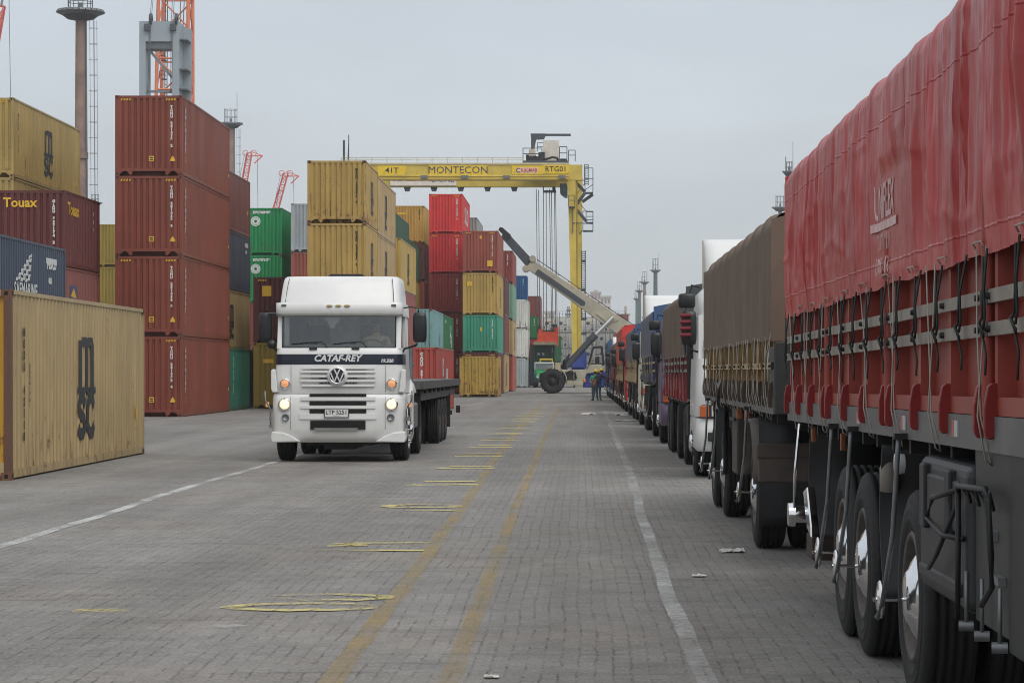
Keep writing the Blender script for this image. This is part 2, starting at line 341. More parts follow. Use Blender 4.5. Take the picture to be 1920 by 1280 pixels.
for dgt, xa, xb, yb, yt in row:
    x0, y0 = G(xa, (yb+yt)/2); x1, _ = G(xb, (yb+yt)/2); ya = G(xa, yb)[1]; yz = G(xa, yt)[1]
    mb = MB()
    for st in (DIG[dgt] if ya < 34 else DIG['1']):
        pts = []
        for i in range(len(st)-1):
            for k in range(6): pts.append((st[i][0]+(st[i+1][0]-st[i][0])*k/6, st[i][1]+(st[i+1][1]-st[i][1])*k/6))
        pts.append(st[-1])
        P = [(x0+u*(x1-x0)+.03*noise.noise(Vector((u*3,v*3,x0)))+.02*noise.noise(Vector((u*14,v*9,x0+4))), ya+v*(yz-ya)+.09*noise.noise(Vector((u*4,v*4,ya)))+.06*noise.noise(Vector((u*11,v*7,ya+4)))) for u, v in pts]
        mb.stroke(P, .13 if (ya < 20) else (.17 if ya < 34 else .36), lambda u, v: (u, v, .008), closed=(len(st) > 20))
    tag(mb.build('painted_bay_number', M['num_yellow'] if ya < 34 else M['num_far'], recalc=False), kind='structure')
ribbon('yellow_paint_dash', [G(142,1144),(G(240,1144))], .22, M['num_yellow'], step=.1)
ribbon('white_paint_scuff', [G(400,1176),(G(455,1172))], .18, M['faint_white'], step=.1)
# litter
lit = mat('paper', (.62,.6,.56), .7, var=.4, scale=30)
for (x, y, s, lab, k) in ((1373,1035,.10,'crumpled white paper lying beside the red trailer wheels','scrap'),(1311,1081,.05,'small white paper scrap left of the rear red trailer wheels','scrap'),
                       (922,1271,.035,'tiny pale paper scrap at the bottom edge between the yellow lines','scrap'),(1174,789,.34,'flat white cardboard sheet beside the truck queue','sheet'),
                       (1165,779,.2,'small white scrap lying just beyond the flat cardboard sheet','scrap'),(1103,777,.24,'thin white paper on the paving near the two workers','scrap')):
    X, Y = G(x, y); mb = MB()
    mb.grid(8, 8, lambda u, v: ((u-.5)*s*2.2+random.uniform(-.1,.1)*s, (v-.5)*s*2+random.uniform(-.2,.2)*s, .012+abs(noise.noise(Vector((u*5+x, v*5, y))))*(s*.5 if k == 'scrap' else .04)), sm=False)
    o = mb.build('paper_'+k, lit, loc=(X,Y,0)); tag(o, lab, 'litter', 'paper litter on the paving')
    so_ = o.modifiers.new('thickness','SOLIDIFY'); so_.thickness = .004
# ---------------------------------------------------------------- shipping containers
HC, ST = 2.896, 2.591
CW = 2.438
def corr(n_len, pitch, a=.34, b=.16, depth=.036):      # trapezoid profile: list of (s, d) with d = 0 outside / -depth inside
    k = max(2, round(n_len / pitch)); p = n_len / k; out = []
    for i in range(k):
        s = i*p
        out += [(s, 0), (s+a*p, 0), (s+(a+b)*p, -depth), (s+(a+b+a)*p, -depth)]
    out.append((n_len, 0)); return out
def corr4(n_len, pitch, a, b, c, depth):
    k = round(n_len/pitch); p = n_len/k; out = []
    for i in range(k): s = i*p; out += [(s, 0), (s+a*p, 0), (s+(a+b)*p, -depth), (s+(a+b+c)*p, -depth)]
    out.append((n_len, 0)); return out
_cm = {}
def cont_meshes(L, h):
    key = (round(L, 2), round(h, 3))
    if key in _cm: return _cm[key]
    d = {}
    pw = .11
    # local frame: x from -CW to 0, y from 0 to L, z from 0 to h; the faces seen are y = 0 and x = 0
    w = MB(); pr = corr(L-2*pw, .278)
    for xo, sg in ((0, 1),):
        vs = []; 
        for s_, dd in pr: vs += [(-.012+dd, pw+s_, .16), (-.012+dd, pw+s_, h-.07)]
        w.add(vs, [(2*i, 2*i+2, 2*i+3, 2*i+1) for i in range(len(pr)-1)])
    d['side_wall'] = w.mesh('side_wall', M['cont'], False)
    w = MB(); w.add([(-CW+.02,pw,.16),(-CW+.02,L-pw,.16),(-CW+.02,L-pw,h-.07),(-CW+.02,pw,h-.07)], [(0,3,2,1)])
    w.add([(-CW+pw,L-.03,.16),(-pw,L-.03,.16),(-pw,L-.03,h-.1),(-CW+pw,L-.03,h-.1)], [(0,1,2,3)])
    w.add([(-CW+.03,.03,.17),(-.03,.03,.17),(-.03,L-.03,.17),(-CW+.03,L-.03,.17)], [(0,1,2,3)])
    w.box(-CW+.12,-.12,.4,L-.4,.0,.165)
    d['shell'] = w.mesh('inner_shell', M['cont'], False)
    w = MB(); pr = corr4(CW-2*pw, .225, .54, .13, .20, .05); vs = []
    for s_, dd in pr: vs += [(-CW+pw+s_, .014-dd, .27), (-CW+pw+s_, .014-dd, h-.10)]
    w.add(vs, [(2*i, 2*i+2, 2*i+3, 2*i+1) for i in range(len(pr)-1)])
    d['end_wall'] = w.mesh('end_wall', M['cont'], False)
    w = MB(); pr = corr(L-.2, .4, .3, .2, .02); vs = []
    for s_, dd in pr: vs += [(-CW+.05, .1+s_, h-.012+dd), (-.05, .1+s_, h-.012+dd)]
    w.add(vs, [(2*i, 2*i+1, 2*i+3, 2*i+2) for i in range(len(pr)-1)])
    d['roof'] = w.mesh('roof', M['cont'], False)
    f = MB()
    for x0 in (-CW, -pw):
        f.box(x0, x0+pw, 0, .09, .118, h-.118); f.box(x0, x0+pw, L-.09, L, .118, h-.118)
    for x0 in (-CW, -.06):
        f.box(x0, x0+.06, .178, L-.178, h-.07, h-.006)          # top side rails
        f.box(x0+(.004 if x0 < -1 else 0), x0+(.06 if x0 < -1 else .052), .178, L-.178, .03, .16)   # bottom side rails
    for y0 in (0.004, L-.084):
        f.box(-CW+.162, -.162, y0, y0+.08, h-.10, h-.008)        # end headers
        f.box(-CW+pw, -pw, y0+.002, y0+.07, .165, .27)           # end sills above the tunnel
    for sx in (-1, 1):                                           # gussets either side of the opening
        cx = -CW/2
        def P(u, v, w_): return (cx+sx*u, w_, v)
        f.prism([(.58,.165),(.80,.165),(.68,.03),(.62,.03)], P, .01, .08)
        f.prism([(.92,.165),(1.105,.165),(1.105,.03)], P, .01, .08)
    d['frame'] = f.mesh('frame', M['cont'])
    c = MB(); c.box(0, .162, 0, .178, 0, .118)
    c.box(.055,.107,-.0025,.001,.03,.09, 1); c.box(.161,.1645,.06,.12,.03,.09, 1); c.box(-.0025,.001,.06,.12,.03,.09, 1)
    d['casting'] = _cm.get('casting') or c.mesh('corner_casting', [M['cont'], M['void']])
    _cm['casting'] = d['casting']; _cm[key] = d; return d
STR = [0]
def container(Xr, Y, z, L, h, color, rust, label, marks=(), group=None, rz=0, detail=True, castings=None):
    t = thing('shipping_container', label, 'container', (Xr, Y, z), rz, group)
    d = cont_meshes(L, h); col = (*color, rust)
    link('side_wall', d['side_wall'], t, color=col); link('end_wall', d['end_wall'], t, color=col); link('roof', d['roof'], t, color=col)
    link('inner_wall', d['shell'], t, color=col); link('frame', d['frame'], t, color=col)
    if detail:
        cc = (color[0]*.7+.02, color[1]*.7+.01, color[2]*.7+.008, rust+.07)
        for x0 in (-CW, -.162):
            for z0 in (0, h-.118):
                link('corner_casting', d['casting'], t, (x0-.001 if x0 < -1 else x0+.001, -.002, z0), color=cc)
        for z0 in (0, h-.118): link('corner_casting', d['casting'], t, (-.161, L-.176, z0), color=cc)
    for mk in marks: mk(t, L, h)
    return t
# ---- markings (each a flat painted part on the outermost plane of the wall)
def vnum(s, mk='white_mark', x=-.40, top=.32, size=.13, pitch=.93):
    def f(t, L, h): 
        text(stacked(s), size, M[mk], t, (x, .007, h-top-len(s)*size*pitch*.5), FRONT, lines=pitch, weight=.012*size/.13)
    return f
def vside(s, mk='white_mark', y=.55, top=.3, size=.17, w=1.5):
    def f(t, L, h): text(stacked(s), size, M[mk], t, (-.004, y, h-top-len(s)*size*.5), RIGHT, sx=w, weight=.01)
    return f
def chevron():
    def f(t, L, h):
        for cx in (-CW+.36, -.46):
            mb = MB()
            for i in range(4):
                u = cx-.17+i*.10
                mb.add([(u,.0005,h-.205+.02),(u+.055,.0005,h-.185),(u+.095,.0005,h-.115),(u+.04,.0005,h-.115)], [(0,1,2,3)])
            mb.build('warning_stripe', M['yellow_mark'], t, recalc=False)
    return f
def warn(tri=True, sq=True, z=.52):
    def f(t, L, h):
        if sq:
            mb = MB(); mb.box(-1.22,-1.03,.004,.009,z,z+.19); o = mb.build('warning_label', M['yellow_mark'], t)
            q = MB(); q.add([(-1.19,.003,z+.03),(-1.06,.003,z+.03),(-1.06,.003,z+.07),(-1.19,.003,z+.07)], [(0,1,2,3)])
            q.add([(-1.19,.003,z+.10),(-1.06,.003,z+.10),(-1.06,.003,z+.15),(-1.19,.003,z+.15)], [(0,1,2,3)]); q.build('printed_block', M['black_mark'], o, recalc=False)
        if tri:
            mb = MB()
            mb.prism([(-.45,z),(-.27,z),(-.27,z+.05),(-.33,z+.16),(-.36,z+.2),(-.39,z+.16),(-.45,z+.05)], lambda u, v, w: (u, w, v), .004, .009); mb.build('warning_label', M['yellow_mark'], t)
    return f
def label_at(x0, x1, z0, z1, mk, face='front'):
    def f(t, L, h):
        mb = MB()
        if face == 'front': mb.box(x0, x1, .004, .009, z0, z1)
        else: mb.box(-.009, -.004, x0, x1, z0, z1)
        mb.build('label_plate', M[mk], t)
    return f
def rows_logo(yc=None, s=1.0, mk='black_mark'):     # two-row letter logo on the side: an m above s c
    def f(t, L, h):
        y0 = (yc if yc is not None else L/2); z0 = h*.47
        def P(u, v, e=0): return (-.003+e, y0+(u-.5)*1.62*s, z0+(v-.5)*1.66*s)
        mb = MB(); w = .17
        for i, (u, top) in enumerate(((.14,1.0),(.50,.97),(.82,.97))):
            mb.stroke([(u, .46), (u, top)], w, lambda a, b: P(a, b))
            if i: mb.stroke([(u-.27, .985), (u-.02, .985), (u+.055, .90)], .10, lambda a, b: P(a, b, .001))
        for u in (.14,.50,.82): mb.stroke([(u-.16,.46),(u-.04,.505),(u+.08,.46),(u+.19,.48)], .075, lambda a, b: P(a, b, .0015))
        mb.stroke([(.42,.33),(.30,.40),(.14,.40),(.08,.33),(.10,.25),(.36,.17),(.40,.09),(.30,.02),(.12,.02),(.04,.09)], .125, lambda a, b: P(a, b))
        mb.stroke([(.92,.30),(.84,.39),(.68,.40),(.57,.32),(.57,.10),(.68,.02),(.84,.02),(.93,.11)], .125, lambda a, b: P(a, b))
        mb.build('logo', M[mk], t, recalc=False)
    return f
def side_text(s, y, z, size, mk='white_mark', sx=1.0, shear=0, weight=.02):
    def f(t, L, h): text(s, size, M[mk], t, (-.003, y, z), RIGHT, sx=sx, shear=shear, weight=weight)
    return f
def front_text(s, x, z, size, mk='white_mark', sx=1.0, weight=.02):
    def f(t, L, h): text(s, size, M[mk], t, (x, .006, z), FRONT, sx=sx, weight=weight)
    return f
def ring_logo():
    def f(t, L, h):
        mb = MB(); cx, cz = -1.62, h-.82
        def ring(r0, r1, e, mi=0):
            a = [(cx+r0*math.cos(k*math.pi/18), .007-e, cz+r0*math.sin(k*math.pi/18)) for k in range(36)]
            b = [(cx+r1*math.cos(k*math.pi/18), .007-e, cz+r1*math.sin(k*math.pi/18)) for k in range(36)]
            mb.add(a+b, [(k, (k+1) % 36, 36+(k+1) % 36, 36+k) for k in range(36)], mi)
        ring(.09, .30, 0); 
        st = [(cx+(.12 if k % 2 == 0 else .05)*math.cos(k*math.pi/6+.3), .003, cz+(.12 if k % 2 == 0 else .05)*math.sin(k*math.pi/6+.3)) for k in range(12)]
        mb.add(st, [tuple(range(12))], 1); ring(.215, .235, .002, 1)
        mb.build('logo', [M['white_mark'], mat('logo_green', S(20,120,70,.9), .6)], t, recalc=False)
    return f
def sail_logo():
    def f(t, L, h):
        mb = MB(); rr = random.Random(5)
        for k in range(6):
            z0 = 1.46+k*.128; z1 = z0+.095; yl = 5.75+1.9*k/6.2; yr = 7.45+.05*k; nn = max(2, int((yr-yl)/.28))
            for i in range(nn):
                a = yl+(yr-yl)*i/nn; b = yl+(yr-yl)*(i+1)/nn; d = .045 if i % 2 else 0
                mb.add([(-.003,a,z0+d),(-.003,b-.02,z0+d),(-.003,b+.08,z1+d),(-.003,a+.10,z1+d)], [(0,1,2,3)])
        mb.build('logo', M['white_mark'], t, recalc=False)
        text('SAFMARINE', .52, M['white_mark'], t, (-.003, 7.0, 1.22), RIGHT, sx=1.05, weight=.012)
    return f
LV = {1: ['only'], 2: ['bottom','top'], 3: ['bottom','middle','top'], 4: ['bottom','second-level','third-level','top'], 5: ['bottom','second-level','third-level','fourth-level','top']}
def stack(Xr, Y, L, levels, where, group, rz=0, detail=True):
    z = 0
    for i, (h, colname, rgb, rust, marks) in enumerate(levels):
        lv = LV[len(levels)][i]
        lab = (f'{colname} container, {lv} of {where}' if len(levels) > 1 else f'{colname} container {where}')
        container(Xr, Y, z, L, h, rgb, rust, lab, marks, group, rz, detail); z += h + .004
K = .98
MAR = S(122,64,50,K); MAR2 = S(106,46,42,K); TAN = S(180,154,106,K); YEL = S(167,143,88,K); OCH = S(190,150,70,K); NAVY = S(66,74,90,K); PINK = S(134,80,72,K)
OLV = S(146,124,48,K); GRN = S(16,136,72,K); DGR = S(44,84,62,K); TEAL = S(40,116,94,K); AQUA = S(64,150,122,K); LBL = S(122,162,162,K); RED = S(200,50,46,K); RED2 = S(178,40,40,K)
DRED = S(134,46,40,K); BRN = S(150,74,58,K); SILV = S(160,168,172,K); WHT = S(205,205,198,K); BLUE = S(26,94,150,K); ORR = S(170,84,70,K); GR2 = S(40,108,58,K); CREAMT = S(176,150,100,K)
L40, L20 = 12.192, 6.058
msc = rows_logo
# nearest tan box on its own at the left edge
def S1():
    t = container(-8.60, 38.0, 0, L40, HC, S(173,150,107,K), .02, 'tan container with a tall black two-row logo, rusty corner post, alone at the left', [msc(), vside('MEDU 42118', 'black_mark', .95, .55, .18, 1.0), vside('ARRAIFAI', 'black_mark', 1.35, 1.1, .09, 1.2), label_at(11.2,11.32,.72,.95,'yellow_mark','side')], None, R(.45))
    for ch in t.children:
        if ch.name.startswith('end_wall'): ch.color = (*S(198,152,52,K), .05)
        if ch.name.startswith('corner_casting'): ch.color = (.13,.065,.035,.12)
    p = MB(); p.box(-.112,.0015,-.0015,.0925,.118,HC-.118); p.build('corner_post', M['cont'], t, color=(.115,.055,.034,.07))
S1()
num = lambda s, **k: vnum(s, **k)
stack(-14.9, 60.6, L40, [(ST,'dark navy',NAVY,0,[]),(ST,'navy sail-logo',S(58,70,88,K),-.01,[sail_logo(), side_text('MSKU', L40-1.9, ST-.55, .34, sx=1.4), side_text('42G1', L40-2.1, ST-1.0, .2), label_at(L40-2.6,L40-1.2,ST-.52,ST-.36,'white_mark','side')])], 'the two-high stack behind the near tan container', 'navy containers by the left edge')
def tex_logo():
    def f(t, L, h):
        mb = MB(); y0, z0 = .8, 1.0
        mb.add([(-.004,y0,z0),(-.004,y0+1.15,z0),(-.004,y0+1.15,z0+1.0),(-.004,y0,z0+1.0)], [(0,1,2,3)], 0)
        mb.add([(-.002,y0+.1,z0+.62),(-.002,y0+1.08,z0+.56),(-.002,y0+.62,z0+.92)], [(0,1,2)], 1)
        o = mb.build('logo_panel', [mat('logo_blue', S(70,84,120)), M['yellow_mark']], t, recalc=False)
        text('tex', .62, M['white_mark'], o, (-.001, y0+.58, z0+.22), RIGHT, weight=.02)
    return f
stack(-17.4, 85.0, L20, [(ST,'dull maroon',MAR2,0,[]),(ST,'pinkish maroon',PINK,0,[tex_logo()]),
      (ST,'dark maroon yellow-lettered',S(98,46,42,K),-.02,[front_text('Touax', -1.55, ST-.43, .44, 'yellow_mark', 1.0, .012), vnum('GLDU 597174 2', size=.125), side_text('Touax', 1.35, ST-.6, .6, 'yellow_mark', 1.25, 0, .012), vside('5 2 1', y=4.9, top=.45, size=.14, w=1.6)])],
      'the short stack behind the navy sail-logo container', 'maroon short containers at the left')
stack(-20.56, 91.2, L40, [(HC,'mustard',YEL,0,[]),(HC,'mustard',YEL,0,[]),(HC,'mustard',YEL,-.02,[msc()]),(HC,'mustard black-logo',S(172,147,86,K),-.03,[chevron(), msc(), vside('MEDU 7215', 'black_mark', .8, .5, .16, 1.2), label_at(11.3,11.45,.5,.75,'yellow_mark','side')])], 'the stack at the upper left edge', 'mustard containers at the left edge')
stack(-30.35, 170, L20, [(HC,'olive yellow',OLV,0,[]) for _ in range(4)], 'the olive stack glimpsed left of the tall maroon stack', 'olive containers in the gap', detail=False)
A_nums = ['TCNU 281452 4', 'TCNU 281436 5', 'TCNU 281435 9', 'TCNU 281475 2']
stack(-14.3, 90.5, L40, [(HC,'maroon',S(126,62,45,K),-.03,[chevron(), warn(), vnum(A_nums[i], size=.125, top=.36), vside('UNIMURT', 'white_mark', .72, .38, .24, 1.5), vside('48', 'yellow_mark', .62, 2.15, .13, 1.5), label_at(11.75,11.95,.85,.98,'yellow_mark','side')]) for i in range(4)],
      'the tall maroon stack left of the white truck', 'four maroon containers in the tall stack')
stack(-14.45, 104.0, L20, [(ST,'green-teal short',S(44,112,92,K),-.02,[vside('EISU 2140 1234', 'white_mark', 1.0, .35, .11, 3)])], 'at ground level right behind the tall maroon stack', None)
stack(-14.8, 110.3, L20, [(ST,'dark maroon short',S(92,44,42,K),0,[vside('4210', 'white_mark', 1.2, .7, .16, 2)])], 'at ground level behind the green-teal container', None)
zB = ST + .004
for i, (cn, rgb, mk) in enumerate((('tan', TAN, [msc(s=.85)]), ('navy', NAVY, [label_at(10.4,11.5,ST-.5,ST-.3,'white_mark','side'), label_at(10.6,11.1,ST-.78,ST-.64,'white_mark','side')]), ('brownish maroon', S(112,62,56,K), [label_at(11.3,11.5,1.0,1.2,'yellow_mark','side')]))):
    container(-15.2, 103.8, zB + i*(ST+.004), L40, ST, rgb, -.02, f"{cn} container, {['lowest','middle','topmost'][i]} of three long ones behind the tall maroon stack", mk, 'long containers behind the tall maroon stack')
stack(-11.9, 110.5, L40, [(HC,'olive yellow',OLV,-.02,[label_at(-2.0,-1.55,2.0,2.18,'yellow_mark')]),(HC,'dark maroon',S(88,38,36,K),0,[chevron(), label_at(-2.05,-1.65,2.05,2.5,'yellow_mark')])], 'the two-high stack by the truck left mirror', 'containers behind the truck cab')
stack(-18.1, 153, L40, [(HC,'rusty red',S(130,66,54,K),0,[]),(HC,'rusty red',S(130,66,54,K),0,[label_at(-1.7,-1.5,2.0,2.2,'yellow_mark')]),(HC,'bright green ring-logo',GRN,.02,[front_text('EISU 971178', -1.25, HC-.28, .2), ring_logo()]),(HC,'bright green ring-logo',S(14,128,70,K),.01,[front_text('EISU 967303', -1.25, HC-.28, .2), ring_logo()])],
      'the green-topped stack left of the yellow stack', 'containers in the green-topped stack')
stack(-14.67, 149, L40, [(HC,'dull red',MAR2,0,[]),(HC,'dull red',MAR2,0,[]),(HC,'reddish brown',S(140,76,62,K),-.02,[]),(HC,'silver grey',S(158,164,168,K),-.02,[label_at(-2.38,-2.3,1.0,2.0,'yellow_mark')])], 'the narrow silver-topped stack beside the green one', 'containers in the silver-topped stack')
stack(-8.82, 104, L20, [(ST,'weathered mustard',S(181,153,86,K),.035,[vnum('MSCU 241895 2','black_mark',size=.12), msc(yc=L20*.52, s=.8)]) if i < 3 else (ST,'rust-stained mustard',S(181,152,84,K),.06,[vnum('MSCU 124753 4','black_mark',size=.12), msc(yc=L20*.52, s=.8)]) for i in range(4)],
      'the mustard stack directly above the white cab', 'mustard short containers above the cab')
stack(-8.97, 110.7, L40, [(ST,'pale tan',TAN,-.02,[msc(s=.9)]) for _ in range(4)], 'the tan stack just behind the mustard one', 'tan long containers behind the mustard stack')
stack(-9.03, 127, L40, [(HC,'salmon pink',S(146,84,74,K),-.02,[]),(HC,'salmon pink',S(146,84,74,K),-.02,[]),(ST,'pale mustard',S(188,158,84,K),-.01,[vnum('MSCU 335129','black_mark',size=.12), msc(s=.95), vside('117','black_mark',.9,.5,.16,1.5)])], 'the stack left of the light blue container', 'containers stepped down behind the mustard stack')
stack(-11.5, 158, L40, [(HC,'dark green',DGR,0,[]) for _ in range(4)], 'the dark green stack peeping past the tan one', 'dark green containers peeping out', detail=False)
stack(-11.6, 172, L40, [(HC,'dull red',MAR2,0,[]),(ST,'rust red',S(140,56,40,K),0,[]),(ST,'tan',S(170,142,80,K),0,[]),(ST,'grey-green',S(60,96,74,K),0,[label_at(3.2,4.4,1.2,1.9,'white_mark','side')])], 'the grey-green topped stack before the ochre one', 'containers before the ochre one', detail=False)
stack(-8.37, 143, L40, [(ST,'light blue',LBL,0,[]),(ST,'pale blue weathered',LBL,.05,[vnum('TRIU 5581','black_mark',size=.1), label_at(7.2,7.7,.5,1.2,'navy_mark','side'), label_at(8.2,8.6,.6,1.3,'navy_mark','side')])], 'the pair right of the right truck mirror', 'light blue containers by the mirror')
stack(-8.45, 157, L40, [(ST,'mid green',GR2,0,[]),(ST,'mid green white-lettered',S(30,106,58,K),0,[side_text('H', 8.5, 1.35, 1.7, sx=1.3, weight=.05), side_text('E', 9.6, .95, 1.0, sx=1.2, weight=.04), label_at(2.2,3.0,2.1,2.3,'white_mark','side')])], 'the pair behind the light blue one', 'green containers behind the light blue ones')
stack(-5.54, 99, L40, [(ST,'faded red',S(164,70,58,K),-.01,[vnum('CAXU 391153','white_mark',x=-.66,top=.2,size=.15), side_text('K', 3.6, 1.75, 1.0, sx=1.6, weight=.04), side_text('LINE', 6.5, 1.5, .6, sx=1.4, weight=.03)])], 'standing just beyond the flatbed deck', None)
stack(-12.0, 195, L40, [(HC,'dark red',DRED,0,[]),(HC,'dark red',DRED,0,[]),(HC,'orange-red',S(158,66,44,K),0,[]),(HC,'dull maroon',S(112,52,48,K),0,[label_at(-2.2,-1.8,.3,.55,'yellow_mark')]),(HC,'ochre yellow',OCH,0,[vnum('MSCU 44','black_mark',size=.12), label_at(-2.1,-1.4,2.2,2.35,'yellow_mark')])], 'the ochre-topped stack left of the bright red one', 'containers in the ochre-topped stack', detail=False)
stack(-8.43, 182, L40, [(HC,'dark red',DRED,0,[vnum('SUDU 1275')]),(HC,'dark red',S(128,36,34,K),0,[vnum('SUDU 590318')]),(HC,'dark brick red',S(134,44,38,K),.02,[vnum('SUDU 515248 9')]),(HC,'bright red',S(190,42,42,K),-.02,[chevron(), vnum('SUDU 590321 4')]),(HC,'vivid red white-lettered',S(206,52,50,K),-.03,[chevron(), vnum('SUDU 593402 8'), side_text('SUD', 6.5, 1.5, 1.7, sx=1.9, weight=.04)])],
      'the bright red stack beneath the crane beam', 'red containers in the tall red stack')
stack(-7.9, 195, L40, [(ST,'dull red',MAR2,0,[]),(ST,'dull red',MAR2,0,[]),(ST,'dull red',MAR2,0,[]),(HC,'grey',S(150,154,150,K),0,[]),(HC,'grey yellow-edged',S(150,154,150,K),0,[label_at(.3,1.0,.2,1.3,'yellow_mark','side')])], 'the grey-topped stack behind the bright red one', 'containers behind the bright red stack', detail=False)
stack(-5.54, 172.5, L40, [(HC,'dark maroon',S(102,44,42,K),0,[chevron()]),(ST,'teal green',AQUA,-.02,[vnum('EISU 200174','white_mark'), label_at(-1.25,-1.1,1.5,1.75,'yellow_mark')]),(HC,'sand yellow',S(186,154,84,K),0,[vnum('MSCU 9912','black_mark',size=.12), msc(s=.85), label_at(-2.15,-1.8,2.0,2.3,'yellow_mark')]),(HC,'brick brown',S(150,76,60,K),-.01,[chevron(), vnum('TCKU 941 572'), label_at(-1.28,-1.12,2.35,2.55,'yellow_mark'), label_at(-.75,-.38,.45,.85,'yellow_mark')])],
      'the mixed stack beside the reach stacker boom', 'containers beside the boom')
stack(-5.12, 159, L20, [(ST,'rust-blotched tan',S(186,152,72,K),.085,[msc(s=.7, yc=3.0)])], 'alone at the foot of the mixed stack', None)
stack(-5.54, 187, L40, [(HC,'tan',TAN,0,[msc()]),(HC,'dusky red',S(122,56,54,K),0,[vside('41','white_mark',1,.4,.2,2)]),(HC,'dark plum red',S(92,44,46,K),0,[])], 'the three-high stack under the boom tip', 'containers under the boom tip', detail=False)
stack(-5.3, 201, L40, [(HC,'orange-red',S(164,82,66,K),0,[]),(HC,'tan',TAN,0,[msc()]),(HC,'pale mint green',S(120,158,134,K),0,[]),(ST,'brick red',S(140,66,58,K),0,[vnum('TRLU 63')])], 'the stack ending the row under the boom', 'containers ending the boom row', detail=False)
stack(-5.05, 247, L40, [(HC,'pale grey',S(158,166,164,K),0,[]),(HC,'white refrigerated',WHT,.04,[label_at(-2.3,-1.5,.9,1.9,'black_mark'), label_at(-2.3,-1.9,2.2,2.5,'yellow_mark')]),(HC,'white refrigerated',WHT,.06,[label_at(-2.3,-1.5,.7,1.7,'black_mark')])], 'the white stack beyond the mixed row', 'white stack beyond the row', detail=False)
stack(-5.4, 262, L20, [(HC,'white',WHT,0,[]),(HC,'white',WHT,0,[]),(HC,'white',WHT,0,[]),(HC,'bright blue',BLUE,0,[vnum('CMAU 7'), label_at(-2.3,-2.1,2.2,2.4,'yellow_mark')])], 'the blue-topped stack behind the white one', 'containers in the blue-topped stack', detail=False)
stack(-4.47, 292, L40, [(ST,'brown red',S(128,64,58,K),0,[]) for _ in range(4)], 'the brown-red stack left of the hoist cables', 'brown-red containers by the hoist cables', detail=False)
stack(-4.56, 280, L20, [(ST,'dark indigo',S(56,60,92,K),0,[]),(ST,'crimson',S(160,48,56,K),0,[]),(ST,'leaf green',S(36,112,58,K),0,[vnum('CCLU 81')])], 'the narrow stack left of the green truck', 'containers left of the green truck', detail=False)
# ---------------------------------------------------------------- shared vehicle materials and wheels
def glass_mat(name, tint=(.55,.6,.6), refl=.32):
    m = bpy.data.materials.new(name); m.use_nodes = True; n = m.node_tree.nodes; l = m.node_tree.links
    n.remove(n['Principled BSDF']); out = n['Material Output']
    t = n.new('ShaderNodeBsdfTransparent'); t.inputs[0].default_value = (*tint, 1)
    g = n.new('ShaderNodeBsdfGlossy'); g.inputs['Roughness'].default_value = .04; g.inputs[0].default_value = (.8,.82,.83,1)
    fr = n.new('ShaderNodeFresnel'); fr.inputs[0].default_value = 1.5
    ad = n.new('ShaderNodeMath'); ad.operation = 'ADD'; ad.use_clamp = True; ad.inputs[1].default_value = refl; l.new(fr.outputs[0], ad.inputs[0])
    mx = n.new('ShaderNodeMixShader'); l.new(ad.outputs[0], mx.inputs[0]); l.new(t.outputs[0], mx.inputs[1]); l.new(g.outputs[0], mx.inputs[2]); l.new(mx.outputs[0], out.inputs[0])
    return m
M['glass'] = glass_mat('windscreen_glass', (.88,.90,.90), .085)
M['white_paint'] = mat('white_cab_paint', (.68,.68,.665), .35, var=.08, scale=1.2, coat=.25)
M['amber'] = mat('amber_lens', (.75,.24,.03), .2, var=.15, scale=30)
M['lamp'] = mat('lit_headlight', (1,.78,.5), .2, emit=1.0, var=.25, scale=40)
M['lamp_amber'] = mat('lit_amber_lamp', (.9,.42,.2), .2, emit=.22, var=.3, scale=40)
M['lens'] = mat('clear_lens', (.55,.56,.56), .15, var=.2, scale=25)
M['mirror_black'] = mat('mirror_housing', (.012,.0125,.014), .35, var=.2)
M['fabric'] = mat('cab_curtain', (.6,.6,.58), .9, var=.15, scale=4)
M['dash'] = mat('dashboard', (.16,.16,.165), .8)
M['plate'] = mat('plate_white', (.62,.62,.6), .5, var=.1)
M['silver'] = mat('silver_print', (.65,.66,.66), .35)
_wm = {}
